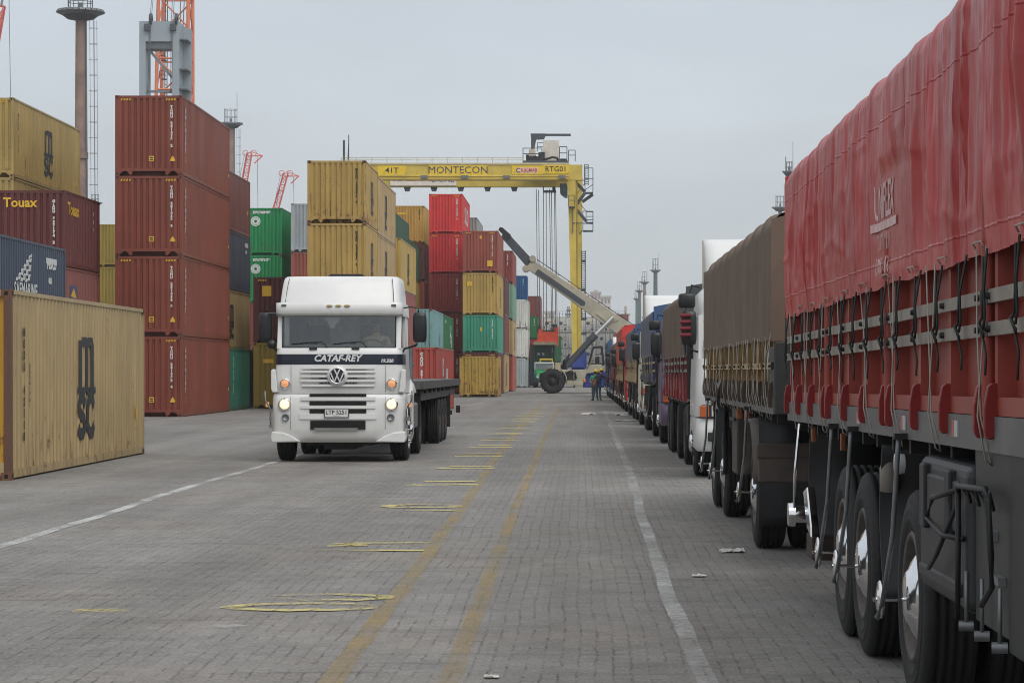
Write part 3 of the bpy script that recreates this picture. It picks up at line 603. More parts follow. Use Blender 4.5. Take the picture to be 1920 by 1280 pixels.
def wheel_parts(Rw=.52, Wt=.28, dish='deep', treads=4):
    """outer face looks towards -x"""
    key = (Rw, Wt, dish)
    if key in _wm: return _wm[key]
    k = Rw/.52; h = Wt/2
    pr = [(-h*.72,.285*k),(-h*.86,.33*k),(-h*.93,.36*k),(-h*1.02,.375*k),(-h*.96,.39*k),(-h*1.0,.41*k),(-h*1.01,.435*k),(-h*.97,.44*k),(-h*.97,.46*k),(-h*.88,.497*k),(-h*.72,.517*k)]
    gx = [-h*.48,-h*.16,h*.16,h*.48]
    for g_ in gx: pr += [(g_-.012,Rw),(g_-.009,Rw-.014),(g_+.009,Rw-.014),(g_+.012,Rw)]
    pr += [(h*.72,.517*k),(h*.88,.497*k),(h*.97,.46*k),(h,.41*k),(h*.86,.33*k),(h*.72,.285*k)]
    t = MB(); t.lathe(pr, 44)
    r = MB()
    if dish == 'deep':
        r.lathe([(-h*.9,.318*k),(-h*.98,.305*k),(-h*.9,.285*k),(-h*.3,.27*k),(h*.25,.255*k),(h*.35,.22*k),(h*.3,.12*k),(h*.28,.0)], 32)
        for i in range(10):
            a = i*math.pi/5; r.cyl((h*.35,.165*k*math.cos(a),.165*k*math.sin(a)),(h*.1,.165*k*math.cos(a),.165*k*math.sin(a)),.015,n=6)
    else:
        r.lathe([(-h*.9,.318*k),(-h*1.0,.305*k),(-h*.95,.285*k),(-h*.7,.27*k),(-h*.9,.22*k),(-h*1.15,.17*k),(-h*1.2,.12*k)], 32)
        for i in range(10):
            a = i*math.pi/5; r.cyl((-h*1.28,.19*k*math.cos(a),.19*k*math.sin(a)),(-h*.9,.19*k*math.cos(a),.19*k*math.sin(a)),.014,n=6)
    _wm[key] = (t, r, h); return _wm[key]
_wmesh = {}
def wheel(parent, x, y, z=None, flip=False, Rw=.52, Wt=.28, dish='deep', hub=None, rim='rim', tyre_only=False):
    t, r, h = wheel_parts(Rw, Wt, dish)
    kt = (Rw, Wt, 't'); kr = (Rw, Wt, dish, rim)
    if kt not in _wmesh: _wmesh[kt] = t.mesh('tyre', M['tyre'])
    if kr not in _wmesh: _wmesh[kr] = r.mesh('rim', M[rim])
    rot = (random.uniform(0, 6), 0, math.pi if flip else 0)
    z = Rw if z is None else z
    o = link('tyre', _wmesh[kt], parent, (x,y,z), rot)
    if not tyre_only:
        link('rim', _wmesh[kr], o)
        if hub:
            kh = (hub, h)
            if kh not in _wmesh:
                q = MB()
                if hub == 'cone': q.lathe([(h*.1,.272),(-h*.4,.272),(-h*.5,.262),(-h*.55,.242),(-h*.75,.215),(-h*.95,.17),(-h*1.03,.14),(-h*1.14,.122),(-h*1.2,.09),(-h*1.22,0)], 32)
                elif hub == 'front': q.lathe([(-h*1.05,.15),(-h*1.4,.13),(-h*1.5,.08),(-h*1.5,0)], 20)
                else: q.lathe([(h*.2,.12),(-h*.9,.11),(-h*1.0,.08),(-h*1.0,0)], 18)
                _wmesh[kh] = q.mesh('hub_cap', M['chrome'] if hub != 'plain' else M['rim'])
            link('hub_cap', _wmesh[kh], o)
    return o
def rloop(x0, x1, yf, yb, z, r, bulge=.0, nf=8, nc=4):
    """rounded plan outline, front (yf) bowed out by bulge"""
    hw = (x1-x0)/2; cx = (x0+x1)/2; pts = []
    def fr(x): return yf + bulge*((x-cx)/hw)**2
    for i in range(nf+1):
        x = x0+r + (x1-x0-2*r)*i/nf; pts.append((x, fr(x), z))
    ye = fr(x1-r)
    for i in range(1, nc+1):
        a = math.pi/2*i/nc; pts.append((x1-r+r*math.sin(a), ye+r-r*math.cos(a), z))
    pts += [(x1, yb-.03, z), (x1-.03, yb, z), (x0+.03, yb, z), (x0, yb-.03, z)]
    for i in range(nc):
        a = math.pi/2*i/nc; pts.append((x0+r-r*math.cos(a), ye+r-r*math.sin(a), z))
    return pts
def mirror(parent, x, y, z, hgt=.56, wd=.27, dp=.16, name='mirror', m=None):
    mb = MB(); loops = []
    for k, s_ in ((-.5,.72),(-.47,.9),(-.35,1),(0,1.03),(.35,1),(.47,.88),(.5,.7)):
        w_, d_ = wd*s_/2, dp*s_/2
        loops.append([(x+w_*math.copysign(abs(math.cos(a))**.6, math.cos(a)), y+d_*math.copysign(abs(math.sin(a))**.6, math.sin(a)), z+k*hgt) for a in [2*math.pi*i/16 for i in range(16)]])
    mb.loft(loops); return mb.build(name, m or M['mirror_black'], parent)
# ---------------------------------------------------------------- the white flatbed truck coming towards the camera
def white_truck():
    Y0 = 45.5; pm = F/Y0
    X0 = XA(634, Y0)
    t = thing('flatbed_truck', 'white high-roof truck with empty flatbed driving towards us, headlights on', 'truck', (X0, Y0, 0))
    u = lambda px: (px-634)/pm; zz = lambda py: H-(py-VY)/pm
    wp = M['white_paint']
    # cab shell: lower panel, pillars, roof
    B = MB()
    lo = [(1.245,1.165,.02),(1.30,1.175,.0),(1.6,1.165,.01),(1.80,1.155,.02),(1.96,1.15,.03),(2.04,1.145,.05),(2.075,1.14,.07)]
    B.loft([rloop(-w, w, yf, 2.05, z, .16, .10) for z, w, yf in lo], True, False)
    B.box(-1.13,1.13,2.0,2.048,2.07,2.68)
    for sx in (-1, 1):
        B.prism([(.17,2.06),(.27,2.06),(.42,2.70),(.30,2.70)], lambda a, b, w_: (sx*w_, a, b), 1.03, 1.125)
        B.prism([(1.35,2.06),(1.99,2.06),(1.99,2.70),(1.35,2.70)], lambda a, b, w_: (sx*w_, a, b), 1.04, 1.12)
    o = B.build('cab_body', wp, t)
    R_ = MB()
    up = [(2.66,1.15,.10),(2.68,1.15,.08),(2.80,1.145,.09),(2.90,1.13,.15)]
    R_.loft([rloop(-w, w, yf, 2.05, z, .18, .12) for z, w, yf in up], True, True)
    rf = [(2.905,1.10,.22,.13),(3.1,1.085,.31,.13),(3.28,1.065,.41,.13),(3.355,1.05,.47,.14),(3.39,1.02,.55,.15),(3.40,.94,.70,.2)]
    R_.loft([rloop(-w, w, yf, 2.0, z, r, .14) for z, w, yf, r in rf], True, True)
    rfo = R_.build('roof', wp, t)
    for sx in (-1, 1):
        q = MB(); q.tube([(sx*.99,.29+.0,2.92),(sx*.975,.375,3.1),(sx*.955,.472,3.28),(sx*.94,.53,3.352)], .006, 4); q.build('panel_seam', M['black'], rfo)
    # visor recess and lamps
    V = MB(); 
    V.loft([rloop(-1.16, 1.16, yf, .5, z, .15, .12) for z, yf in ((2.685,.055),(2.70,.035),(2.86,.04),(2.90,.07))], True, True)
    v = V.build('sun_visor', wp, t)
    for x in (-.16, 0, .16):
        q = MB(); q.lathe([(0,.0),(.0,.028),(.03,.03)], 12, (0,0,0), ax='y'); k = q.build('marker_lamp', mat('dull_amber', (.45,.34,.16), .35), v, (x,.018,zz(573))); k.scale = (1.9,1,.75)
    for x in (-1.0, 1.0):
        q = MB(); q.box(-.045,.045,-.012,.03,-.02,.02); q.build('corner_lamp', mat('smoked_lens', (.12,.11,.07), .3), v, (x,.12,zz(572)), bevel=.006)
    for sx in (-1, 1):
        q = MB(); q.tube([(sx*.86,-.062,.60),(sx*.86,-.068,.9),(sx*.86,-.055,1.2)], .004, 4); q.build('panel_seam', M['dash'], t)
        q = MB(); q.tube([(sx*.86,.045,1.27),(sx*.86,.045,1.5),(sx*.86,.052,1.76)], .004, 4); q.build('panel_seam', M['dash'], t)
    # windscreen
    def gf(a, b): 
        x = -1.03+2.06*a; z = 2.085+.585*b; return (x, .085+.07*b+.11*(x/1.1)**2, z)
    G_ = MB(); G_.grid(16, 4, gf); G_.build('windscreen', M['glass'], t, recalc=False)
    sl = MB()
    sl.tube([gf(i/20, 1) for i in range(21)], .022, 6); sl.tube([gf(i/20, 0) for i in range(21)], .012, 6)
    sl.tube([gf(0, i/6) for i in range(7)], .012, 6); sl.tube([gf(1, i/6) for i in range(7)], .012, 6)
    sl.build('windscreen_seal', M['black'], t)
    for x0, x1, px in ((-.86,-.30,-.33),(-.10,.42,.44)):
        q = MB(); f0 = lambda x, b: (x, .062+.07*b+.11*(x/1.1)**2, 2.085+.585*b)
        q.tube([f0(x0,.10), f0((x0+x1)/2,.15), f0(x1-.1,.13)], .011, 5); q.tube([f0((x0+x1)/2+.05,.16), f0(x1,.17), f0(x1+.10,.0)], .009, 5)
        q.box(px-.20,px-.06,.04,.075,2.045,2.085); q.build('wiper', M['black'], t)
    # side windows
    for sx in (-1, 1):
        q = MB(); q.add([(sx*1.075,.33,2.09),(sx*1.09,1.35,2.09),(sx*1.085,1.35,2.66),(sx*1.06,.45,2.66)], [(0,1,2,3)]); q.build('side_window', M['glass'], t, recalc=False)
    # navy stripe with names
    def band(name, z0, z1, m, pr, w=1.1, ext=True, n_=20):
        q = MB(); vs = []
        def yl(x, z):
            yf = .005+max(0, (z-1.62))*.06; return yf+.10*(x/1.0)**2-pr
        for i in range(n_+1):
            x = -w+2*w*i/n_; vs += [(x, yl(x,z0), z0), (x, yl(x,z1), z1), (x, yl(x,z1)+.03, z1), (x, yl(x,z0)+.03, z0)]
        q.add(vs, [(4*i+j, 4*i+4+j, 4*i+4+(j+1) % 4, 4*i+(j+1) % 4) for i in range(n_) for j in range(4)] + [(0,1,2,3),(4*n_,4*n_+1,4*n_+2,4*n_+3)]); return q.build(name, m, t)
    stp = MB()
    stp.loft([rloop(-w, w, yf-.006, 1.0, z, .16, .10) for z, w, yf in ((1.775,1.163,.02),(1.86,1.16,.02),(1.963,1.157,.03))], False, False)
    stp = stp.build('navy_stripe', mat('navy_paint', (.008,.012,.026), .4), t)
    text('CATAF-REY', .165, M['silver'], stp, (u(632), .0, zz(672)), FRONT, weight=.006, shear=.25)
    text('19.320', .085, M['silver'], stp, (.88, .055, 1.84), (R(90),0,R(9)), weight=.004, shear=.2)
    # grille bars (upper)
    gi = mat('grille_recess', (.42,.42,.40), .6)
    for z0, z1, w in ((1.695,1.735,.66),(1.625,1.665,.68),(1.545,1.585,.68),(1.46,1.50,.68),(1.375,1.415,.66)):
        band('grille_bar', z0, z1, wp, .055, w)
    for z0, w, m in ((1.672,.50,gi),(1.593,.50,gi),(1.51,.50,gi)):
        band('grille_insert', z0, z0+.028, m, .012, w, n_=12)
    q = MB()
    for i in range(27):
        x = -.33+.66*i/26; q.box(x-.006,x+.006,-.012,.02,1.425,1.455)
        if abs(x) > .2: q.box(x-.006,x+.006,-.012,.02,1.512,1.54)
    q.build('grille_slots', M['void'], t)
    # emblem
    eb = MB(); eb.lathe([(.05,.19),(-.05,.185),(-.075,.15)], 28, (0,0,0), ax='y'); e = eb.build('emblem', wp, t, (u(633),-.03,zz(704)))
    q = MB(); q.lathe([(-.06,.152),(-.068,0)], 28, (0,0,0), ax='y'); q.build('emblem_disc', M['black'], e)
    q = MB()
    for k in range(48):
        a = k*math.pi/24; b = (k+1)*math.pi/24
        q.add([(r*math.cos(c_), y, r*math.sin(c_)) for c_ in (a, b) for r, y in ((.125,-.07),(.138,-.085),(.152,-.07))], [(0,1,4,3),(1,2,5,4)], 0, True)
    P = lambda a, b: (a, -.081, b)
    q.stroke([(-.052,.122),(.0,.012),(.052,.122)], .026, P)
    q.stroke([(-.118,.055),(-.05,-.112),(.0,.002),(.05,-.112),(.118,.055)], .026, lambda a, b: (a,-.080,b))
    q.build('emblem_letters', M['chrome'], e, recalc=False)
    # bumper
    bl = [(.36,1.17,.12),(.40,1.20,.06),(.48,1.215,.01),(.62,1.215,-.02),(.95,1.21,-.03),(1.15,1.205,-.02),(1.225,1.195,.0),(1.238,1.18,.02)]
    q = MB(); q.loft([rloop(-w, w, yf-.02, .75, z, .15, .10) for z, w, yf in bl], True, True); bp = q.build('bumper', wp, t)
    for z0, z1, w in ((1.125,1.185,.68),(.975,1.03,.68),(.785,.880,.70)): 
        band('bumper_bar', z0, z1, wp, .085, w)
    for z0, z1, w in ((1.195,1.246,.515),(1.038,1.105,.515),(.893,.965,.515),(.60,.757,.50)):
        band('air_opening', z0, z1, M['void'], .078, w)
    q = MB(); q.box(-.42,.36,-.085,-.04,.585,.625); q.build('step_plate', mat('step_grey',(.2,.2,.2)), t)
    pl = MB(); pl.box(-.225,.225,-.105,-.088,-.085,.085); pl = pl.build('number_plate', mat('plate_frame',(.06,.06,.06)), t, (u(632),0,zz(774)), bevel=.004)
    q = MB(); q.box(-.207,.207,-.111,-.104,-.07,.07); q.build('plate_face', M['plate'], pl)
    text('LTP 5251', .105, M['black_mark'], pl, (0,-.1125,.012), FRONT, weight=.002, space=.97); text('URUGUAY', .03, M['black_mark'], pl, (0,-.1125,-.05), FRONT)
    for x in (-1, 1):
        for z, r, m in ((zz(719),.082,'lamp_amber'),(zz(757.5),.10,'lamp')):
            xx = x*.97; yy = .035+(0 if z > 1.2 else -.045)
            q = MB(); q.lathe([(.06,r+.018),(-.02,r+.016),(-.03,r)], 24, (0,0,0), ax='y'); hl = q.build('headlight' if r > .09 else 'indicator', M['chrome'], t, (xx,yy,z))
            q = MB(); q.lathe([(-.028,r*.86),(-.036,r*.6),(-.04,0)], 24, (0,0,0), ax='y'); q.build('lens', M[m], hl)
        q = MB(); q.lathe([(.06,.07),(-.02,.068),(-.025,.05),(.0,.04),(-.01,0)], 20, (0,0,0), ax='y'); q.build('fog_lamp', M['steel'], t, (x*.955,.0,zz(782)))
        # corner fairing under bumper, deflector on cab corner, guide rod
        q = MB(); q.prism([(.68,.375),(1.20,.36),(1.23,.44),(1.215,.56),(1.0,.54),(.80,.46)], lambda a, b, w_: (x*a, w_+.06*a*a, b), -.065, .3); q.build('bumper_corner', wp, t, bevel=.02)
        q = MB(); q.prism([(1.10,1.27),(1.20,1.27),(1.225,1.34),(1.225,1.66),(1.205,1.69),(1.15,1.69)], lambda a, b, w_: (x*a, w_, b), .03, .20); q.build('air_deflector', wp, t, bevel=.015)
        q = MB(); q.tube([(x*1.235,.08,.66),(x*1.235,.06,.93),(x*1.26,.05,1.02),(x*1.33,.05,1.12),(x*1.335,.06,1.3)], .016, 6)
        q.box(x*1.235-.025,x*1.235+.025,.05,.11,.62,.69); q.box(x*1.235-.025,x*1.235+.025,.05,.11,.76,.82); q.build('guide_rod', M['steel'], t)
        q = MB(); q.box(x*1.3-.03,x*1.3+.03,.1,.17,1.0,1.09); q.build('side_indicator', M['lamp_amber'], t, bevel=.01)
    # mirrors
    for x, xo in ((-1,-1.36),(1,1.46)):
        mirror(t, xo, .35, zz(613), .54, .25, .17)
        q = MB(); q.tube([(x*1.12,.4,2.80),(x*1.30,.36,2.83),(xo-.02*x,.34,2.80),(xo-.02*x,.34,2.72)], .014, 6); q.build('mirror_arm', M['black'], t); q = MB(); q.tube([(x*1.13,.35,1.98),(x*1.18,.34,2.06),(xo-.06*x,.34,2.13),(xo-.03*x,.34,2.24)], .022, 6)
        q.build('mirror_arm', M['black'], t)
    q = MB(); q.lathe([(.06,.03),(.05,.07),(.0,.085),(-.02,.08),(-.03,0)], 18, (0,0,0), ax='y'); q.build('round_mirror', M['mirror_black'], t, (-1.24,.28,zz(645)))
    q = MB(); q.box(-1.3,-1.14,.1,.2,2.66,2.72); o_ = q.build('kerb_mirror', M['mirror_black'], t, bevel=.02)
    # interior
    q = MB(); q.box(-1.06,1.06,.22,.62,1.95,2.13); q.build('dashboard', M['dash'], t, bevel=.04)
    q = MB(); q.grid(90, 4, lambda a, b: (-1.05+2.1*a, 1.75+.03*math.sin(a*70)+.02*math.sin(a*31), 2.06+.62*b)); q.build('curtain', M['fabric'], t, recalc=False)
    for sx in (-.55, .52):
        q = MB(); q.box(sx-.26,sx+.26,1.0,1.5,1.3,1.9); q.box(sx-.25,sx+.25,1.38,1.55,1.8,2.5); q.build('seat', M['black'], t, bevel=.06)
    q = MB()
    for k in range(25): pass
    q.tube([(.55+.22*math.cos(k*math.pi/12), .66+.07*math.sin(k*math.pi/12), 2.1+.13*math.sin(k*math.pi/12)) for k in range(25)], .016, 6); q.cyl((.55,.68,2.09),(.55,.55,1.98),.03); q.build('steering_wheel', M['black'], t)
    q = MB(); q.prism([(-.17,0),(.17,0),(.02,-.17),(-.02,-.17)], lambda a, b, w_: (a-.12, w_, 2.63+b), .2, .21); q.box(-.17,-.07,.19,.2,2.44,2.465); q.build('pennant', mat('pennant_cloth',(.3,.3,.3)), t)
    q = MB(); q.prism([(-.98,2.62),(-.72,2.64),(-.66,2.5),(-.78,2.3),(-.7,2.1),(-.98,2.1)], lambda a, b, w_: (a, w_, b), 1.0, 1.15); q.build('door_shade', M['black'], t)
    # roof hatch, aerial
    q = MB(); q.prism([(-.38,0),(.37,0),(.30,.075),(-.28,.075)], lambda a, b, w_: (a+.05, w_, 3.38+b), 1.0, 1.25); q.build('roof_hatch', M['dark_steel'], t, bevel=.01)
    q = MB(); q.cyl((.02,.6,3.30),(.02,.62,3.38),.018,.012); q.cyl((.02,.62,3.38),(.02,.66,3.60),.005,.003,5); q.build('aerial', M['black'], t)
    q = MB(); q.tube([(-.6,.76,3.37),(-.95,.4,2.9),(-1.13,.25,2.1)], .004, 4); q.build('aerial_wire', M['black'], t)
    # engine underside, chassis; low boxes added to darken the space under the cab
    q = MB(); q.box(-.9,.9,.3,2.4,.42,1.2); q.box(-.45,-.3,.5,18.3,.75,1.05); q.box(.3,.45,.5,18.3,.75,1.05); q.box(-.62,.6,.35,1.9,.30,.5); q.box(-.3,.25,.5,2.6,.22,.35); q.box(-.9,.9,2.4,3.3,.45,1.1)
    q.box(-1.0,1.0,1.12,1.25,.42,.56); q.box(-1.15,1.15,18.1,18.2,.55,.66); q.box(-.8,-.7,18.1,18.2,.6,1.2); q.box(.7,.8,18.1,18.2,.6,1.2); q.box(-1.1,1.1,12.0,12.15,.45,.6); q.box(-1.1,1.1,13.3,13.45,.45,.6); q.box(-1.1,1.1,14.6,14.75,.45,.6); q.build('chassis', M['dark_steel'], t)
    # wheels: steer axle, drive axle, trailer tridem
    for sx in (-1, 1):
        wheel(t, sx*1.06, 1.2, flip=(sx > 0), dish='flat', hub='front', rim='chrome', Wt=.30)
        for y in (4.85,): 
            wheel(t, sx*1.045, y, flip=(sx > 0), hub='plain'); wheel(t, sx*.73, y, flip=(sx > 0), tyre_only=True)
        for y in (12.05, 13.35, 14.65):
            wheel(t, sx*1.045, y, flip=(sx > 0), hub='plain'); wheel(t, sx*.73, y, flip=(sx > 0), tyre_only=True)
        q = MB(); q.grid(12, 1, lambda a, b: (sx*(.86+.36*b), 1.2+.66*math.cos(math.pi*a), .56+.66*math.sin(math.pi*a))); o_ = q.build('wheel_arch', wp, t, recalc=False)
        s_ = o_.modifiers.new('th','SOLIDIFY'); s_.thickness = .02
        q = MB(); q.box(sx*1.22-.03,sx*1.22+.03,.75,2.0,1.06,1.24); q.box(sx*1.18-.06,sx*1.18+.06,1.75,2.05,.45,1.06); q.build('step_panel', wp, t, bevel=.02)
        q = MB(); q.box(sx*1.06-.15,sx*1.06+.15,2.1,3.7,.55,1.05); q.build('fuel_tank', M['steel'], t, bevel=.05)
        q = MB(); q.box(sx*1.04-.2,sx*1.04+.2,4.0,4.05,.55,1.2); q.build('mudflap', M['black'], t); q = MB(); q.box(sx*1.04-.2,sx*1.04+.2,15.5,15.54,.3,1.1); q.build('mudflap', M['black'], t)
        q = MB(); q.box(sx*1.3-.05,sx*1.3+.05,18.2,18.28,.6,.78); q.build('tail_lamp', M['dark_steel'], t)
    # deck of the semitrailer
    dk = mat('deck_steel', (.10,.095,.09), .6, .3, var=.4, scale=3, bump=.1)
    q = MB(); y0, y1 = 3.6, 18.9
    q.box(-1.27,1.27,y0,y1,1.40,1.455); q.build('deck', dk, t)
    q = MB()
    for sx in (-1, 1): q.box(sx*1.30-.03,sx*1.30+.03,y0,y1,1.30,1.46)
    q.box(-1.27,1.27,y0-.05,y0,1.30,1.46); q.box(-1.27,1.27,y1,y1+.05,1.28,1.46)
    for k in range(22): q.box(-1.25,1.25,y0+.4+.68*k,y0+.48+.68*k,1.25,1.399)
    q.box(-1.2,1.2,y0+1.2,y1-.4,1.06,1.38)
    q.build('side_rail', dk, t)
    for k in range(9):
        q = MB(); q.cyl((1.27,y0+1.5+1.6*k,1.29),(1.27,y0+1.5+1.6*k,1.21),.035,n=8); q.build('strap_winch', M['dark_steel'], t)
    # white dome fender behind the cab, seen past its corner
    q = MB(); q.grid(10, 6, lambda a, b: (1.02+.22*math.sin(b*math.pi/2), 2.35+.5*math.cos(math.pi*a)*1.0, 1.24+.36*math.sin(math.pi*a)*math.cos(b*math.pi/2)*1.0)); q.build('fender', wp, t, recalc=False)
    # hoses and stack behind cab
    q = MB(); q.cyl((1.16,2.3,1.3),(1.16,2.3,2.1),.05); q.tube([(1.1,2.5,1.5),(1.2,2.6,1.8),(1.1,2.8,1.6)], .02); q.build('air_intake', M['steel'], t)
    return t, X0, Y0
WT = white_truck()
# ---------------------------------------------------------------- people (one continuous skinned body each)
def person_mesh(joints, edges, matfn, mats, sub=1):
    """joints: name -> (co, radius or (rx, ry)); edges: list of name pairs, root first"""
    names = list(joints); idx = {k: i for i, k in enumerate(names)}
    me = bpy.data.meshes.new('person'); me.from_pydata([joints[k][0] for k in names], [(idx[a], idx[b]) for a, b in edges], [])
    o = bpy.data.objects.new('person_tmp', me); C.objects.link(o)
    o.modifiers.new('skin', 'SKIN'); s = o.modifiers.new('sub', 'SUBSURF'); s.levels = sub; s.render_levels = sub
    for i, k in enumerate(names):
        r = joints[k][1]; r = (r, r) if not isinstance(r, tuple) else r
        me.skin_vertices[0].data[i].radius = r; me.skin_vertices[0].data[i].use_root = (i == 0)
    bpy.context.view_layer.update()
    dg = bpy.context.evaluated_depsgraph_get(); res = bpy.data.meshes.new_from_object(o.evaluated_get(dg))
    bpy.data.objects.remove(o); res.materials.clear()
    for m in mats: res.materials.append(m)
    for p in res.polygons: p.material_index = matfn(p.center); p.use_smooth = True
    return res
def skeleton(J):
    """J: dict of main joint positions in metres; adds hands, fingers, feet; returns joints, edges"""
    rad = dict(pelvis=(.155,.115), belly=(.15,.11), chest=(.175,.125), neckb=(.10,.08), neck=(.058,.06), jaw=(.07,.085), head=(.078,.095), crown=(.06,.075),
               hipL=.095, hipR=.095, kneeL=.062, kneeR=.062, ankL=.045, ankR=.045, toeL=(.042,.03), toeR=(.042,.03), shL=.068, shR=.068, elL=.045, elR=.045, wrL=.029, wrR=.029)
    j = {k: (Vector(v), rad[k]) for k, v in J.items()}
    e = [('pelvis','belly'),('belly','chest'),('chest','neckb'),('neckb','neck'),('neck','jaw'),('jaw','head'),('head','crown')]
    for s in 'LR':
        e += [('pelvis','hip'+s),('hip'+s,'knee'+s),('knee'+s,'ank'+s),('ank'+s,'toe'+s),('chest','sh'+s),('sh'+s,'el'+s),('el'+s,'wr'+s)]
        w = Vector(J['wr'+s]); d = (w-Vector(J['el'+s])).normalized(); side = d.cross(Vector((0,1,0)));
        side = side.normalized() if side.length > .1 else Vector((1,0,0)); nrm = d.cross(side).normalized()
        j['palm'+s] = (w+d*.07, (.036,.016)); e.append(('wr'+s,'palm'+s))
        for i, (off, ln) in enumerate(((-.03,.062),(-.010,.078),(.012,.074),(.032,.058))):
            a = w+d*.10+side*off; b = a+d*ln*.55+nrm*.012; c = b+d*ln*.4+nrm*.025
            j[f'f{i}a{s}'] = (a,.0095); j[f'f{i}b{s}'] = (b,.0085); j[f'f{i}c{s}'] = (c,.0075); e += [('palm'+s,f'f{i}a{s}'),(f'f{i}a{s}',f'f{i}b{s}'),(f'f{i}b{s}',f'f{i}c{s}')]
        a = w+d*.045-side*.042; b = a+d*.045-side*.02+nrm*.012
        j['t0'+s] = (a,.011); j['t1'+s] = (b,.009); e += [('palm'+s,'t0'+s),('t0'+s,'t1'+s)]
    return j, e
skin = mat('skin', (.30,.16,.10), .55, var=.12, scale=20); denim = mat('denim', S(62,84,104,.95), .85, var=.3, scale=12); navyc = mat('navy_shirt', S(42,44,62,.9), .85, var=.25, scale=9)
greenc = mat('green_shirt', S(46,150,104,.95), .85, var=.25, scale=9); greyc = mat('grey_trousers', S(84,92,96,.9), .85, var=.25, scale=9); shoe = mat('brown_boot', (.05,.035,.025), .6); helm = mat('yellow_helmet', (.62,.47,.03), .3, var=.1); hairm = mat('dark_hair', (.02,.016,.012), .7)
def face(o, hd, fwd):
    """eyes, nose, mouth, ears as small child meshes"""
    f = Vector(fwd).normalized(); s = f.cross(Vector((0,0,1))).normalized(); h = Vector(hd)
    q = MB(); q.cyl(h+f*.085+Vector((0,0,.02)), h+f*.118+Vector((0,0,-.025)), .010, .016, 6); q.build('nose', skin, o)
    q = MB()
    for k in (-1, 1): q.cyl(h+f*.088+s*k*.032+Vector((0,0,.02)), h+f*.094+s*k*.032+Vector((0,0,.02)), .011, .009, 8)
    q.build('eyes', mat('eye', (.06,.05,.045), .3), o)
    q = MB(); q.bar(h+f*.088-s*.025+Vector((0,0,-.055)), h+f*.088+s*.025+Vector((0,0,-.055)), .012, .01); q.build('mouth', mat('lips', (.24,.09,.07), .5), o)
    q = MB()
    for k in (-1, 1): q.cyl(h+s*k*.075, h+s*k*.098-f*.01, .028, .022, 8)
    q.build('ears', skin, o)
def helmet(o, hd, fwd):
    h = Vector(hd)+Vector((0,0,.045)); f = Vector(fwd).normalized(); q = MB()
    q.lathe([(-.02,.145),(-.018,.125),(.0,.122),(.05,.112),(.085,.088),(.11,.05),(.118,0)], 20, h, ax='z'); q.cyl(h+f*.10+Vector((0,0,-.012)), h+f*.20+Vector((0,0,-.025)), .075, .06, 10); q.build('helmet', helm, o)
def worker(J, top, legs, label, loc, fwd, shirt_z=(.92,1.5), sleeve=.30):
    j, e = skeleton(J); sh = [Vector(J['shL']), Vector(J['shR'])]; hd = Vector(J['head'])
    wr = [(Vector(J['el'+s]), Vector(J['wr'+s])) for s in 'LR']
    def mf(c):
        if c.z < .10: return 3
        if c.z < shirt_z[0] and min((c-b).length for a, b in wr) > .22: return 1
        if (c-hd).length < .19 or c.z > Vector(J['neck']).z: return 2
        if min((c-b).length for a, b in wr) < .24 or min(((c-(a+(b-a)*t)).length for a, b in wr for t in (0,.3,.6))) < .08: return 2
        return 0
    me = person_mesh(j, e, mf, [top, legs, skin, shoe])
    o = link('person', me, None, loc); tag(o, label, 'person'); face(o, hd, fwd); helmet(o, hd, fwd)
    q = MB(); f = Vector(fwd); q.lathe([(-.06,.088),(.0,.096),(.04,.098)], 16, hd-f*.012, ax='z'); q.build('hair', hairm, o)
    return o
Yp = 138
# man in navy shirt, back turned, leaning to the truck with his right arm out
worker(dict(pelvis=(.0,0,.93), belly=(.03,.0,1.07), chest=(.10,.02,1.30), neckb=(.15,.03,1.44), neck=(.18,.05,1.52), jaw=(.20,.08,1.58), head=(.21,.10,1.66), crown=(.215,.11,1.72),
            hipL=(-.10,0,.88), hipR=(.11,0,.88), kneeL=(-.19,-.02,.50), kneeR=(.10,.03,.48), ankL=(-.27,0,.09), ankR=(.14,.0,.09), toeL=(-.36,.10,.035), toeR=(.22,.14,.035),
            shL=(-.07,.02,1.38), shR=(.30,.04,1.37), elL=(-.26,-.02,1.15), wrL=(-.31,.12,.95), elR=(.44,.10,1.14), wrR=(.53,.28,.98)), navyc, denim,
       'person in navy shirt, jeans and yellow helmet leaning towards the parked trucks', (XA(1121,Yp),Yp,0), (.35,1,0))
worker(dict(pelvis=(.0,0,.91), belly=(.0,-.01,1.05), chest=(.02,.0,1.27), neckb=(.03,.0,1.41), neck=(.04,-.01,1.47), jaw=(.06,-.03,1.52), head=(.07,-.03,1.60), crown=(.07,-.03,1.66),
            hipL=(-.10,0,.86), hipR=(.10,0,.86), kneeL=(-.09,.02,.48), kneeR=(.14,-.03,.48), ankL=(-.10,.02,.09), ankR=(.16,.0,.09), toeL=(-.04,-.13,.035), toeR=(.26,-.1,.035),
            shL=(-.17,.0,1.33), shR=(.19,.0,1.33), elL=(-.25,-.02,1.07), wrL=(-.12,-.16,.98), elR=(.28,-.04,1.08), wrR=(.24,-.2,.95)), greenc, greyc,
       'person in green shirt and yellow helmet standing behind the navy-shirted one', (XA(1114.5,Yp+.8),Yp+.8,0), (.8,-1,0))
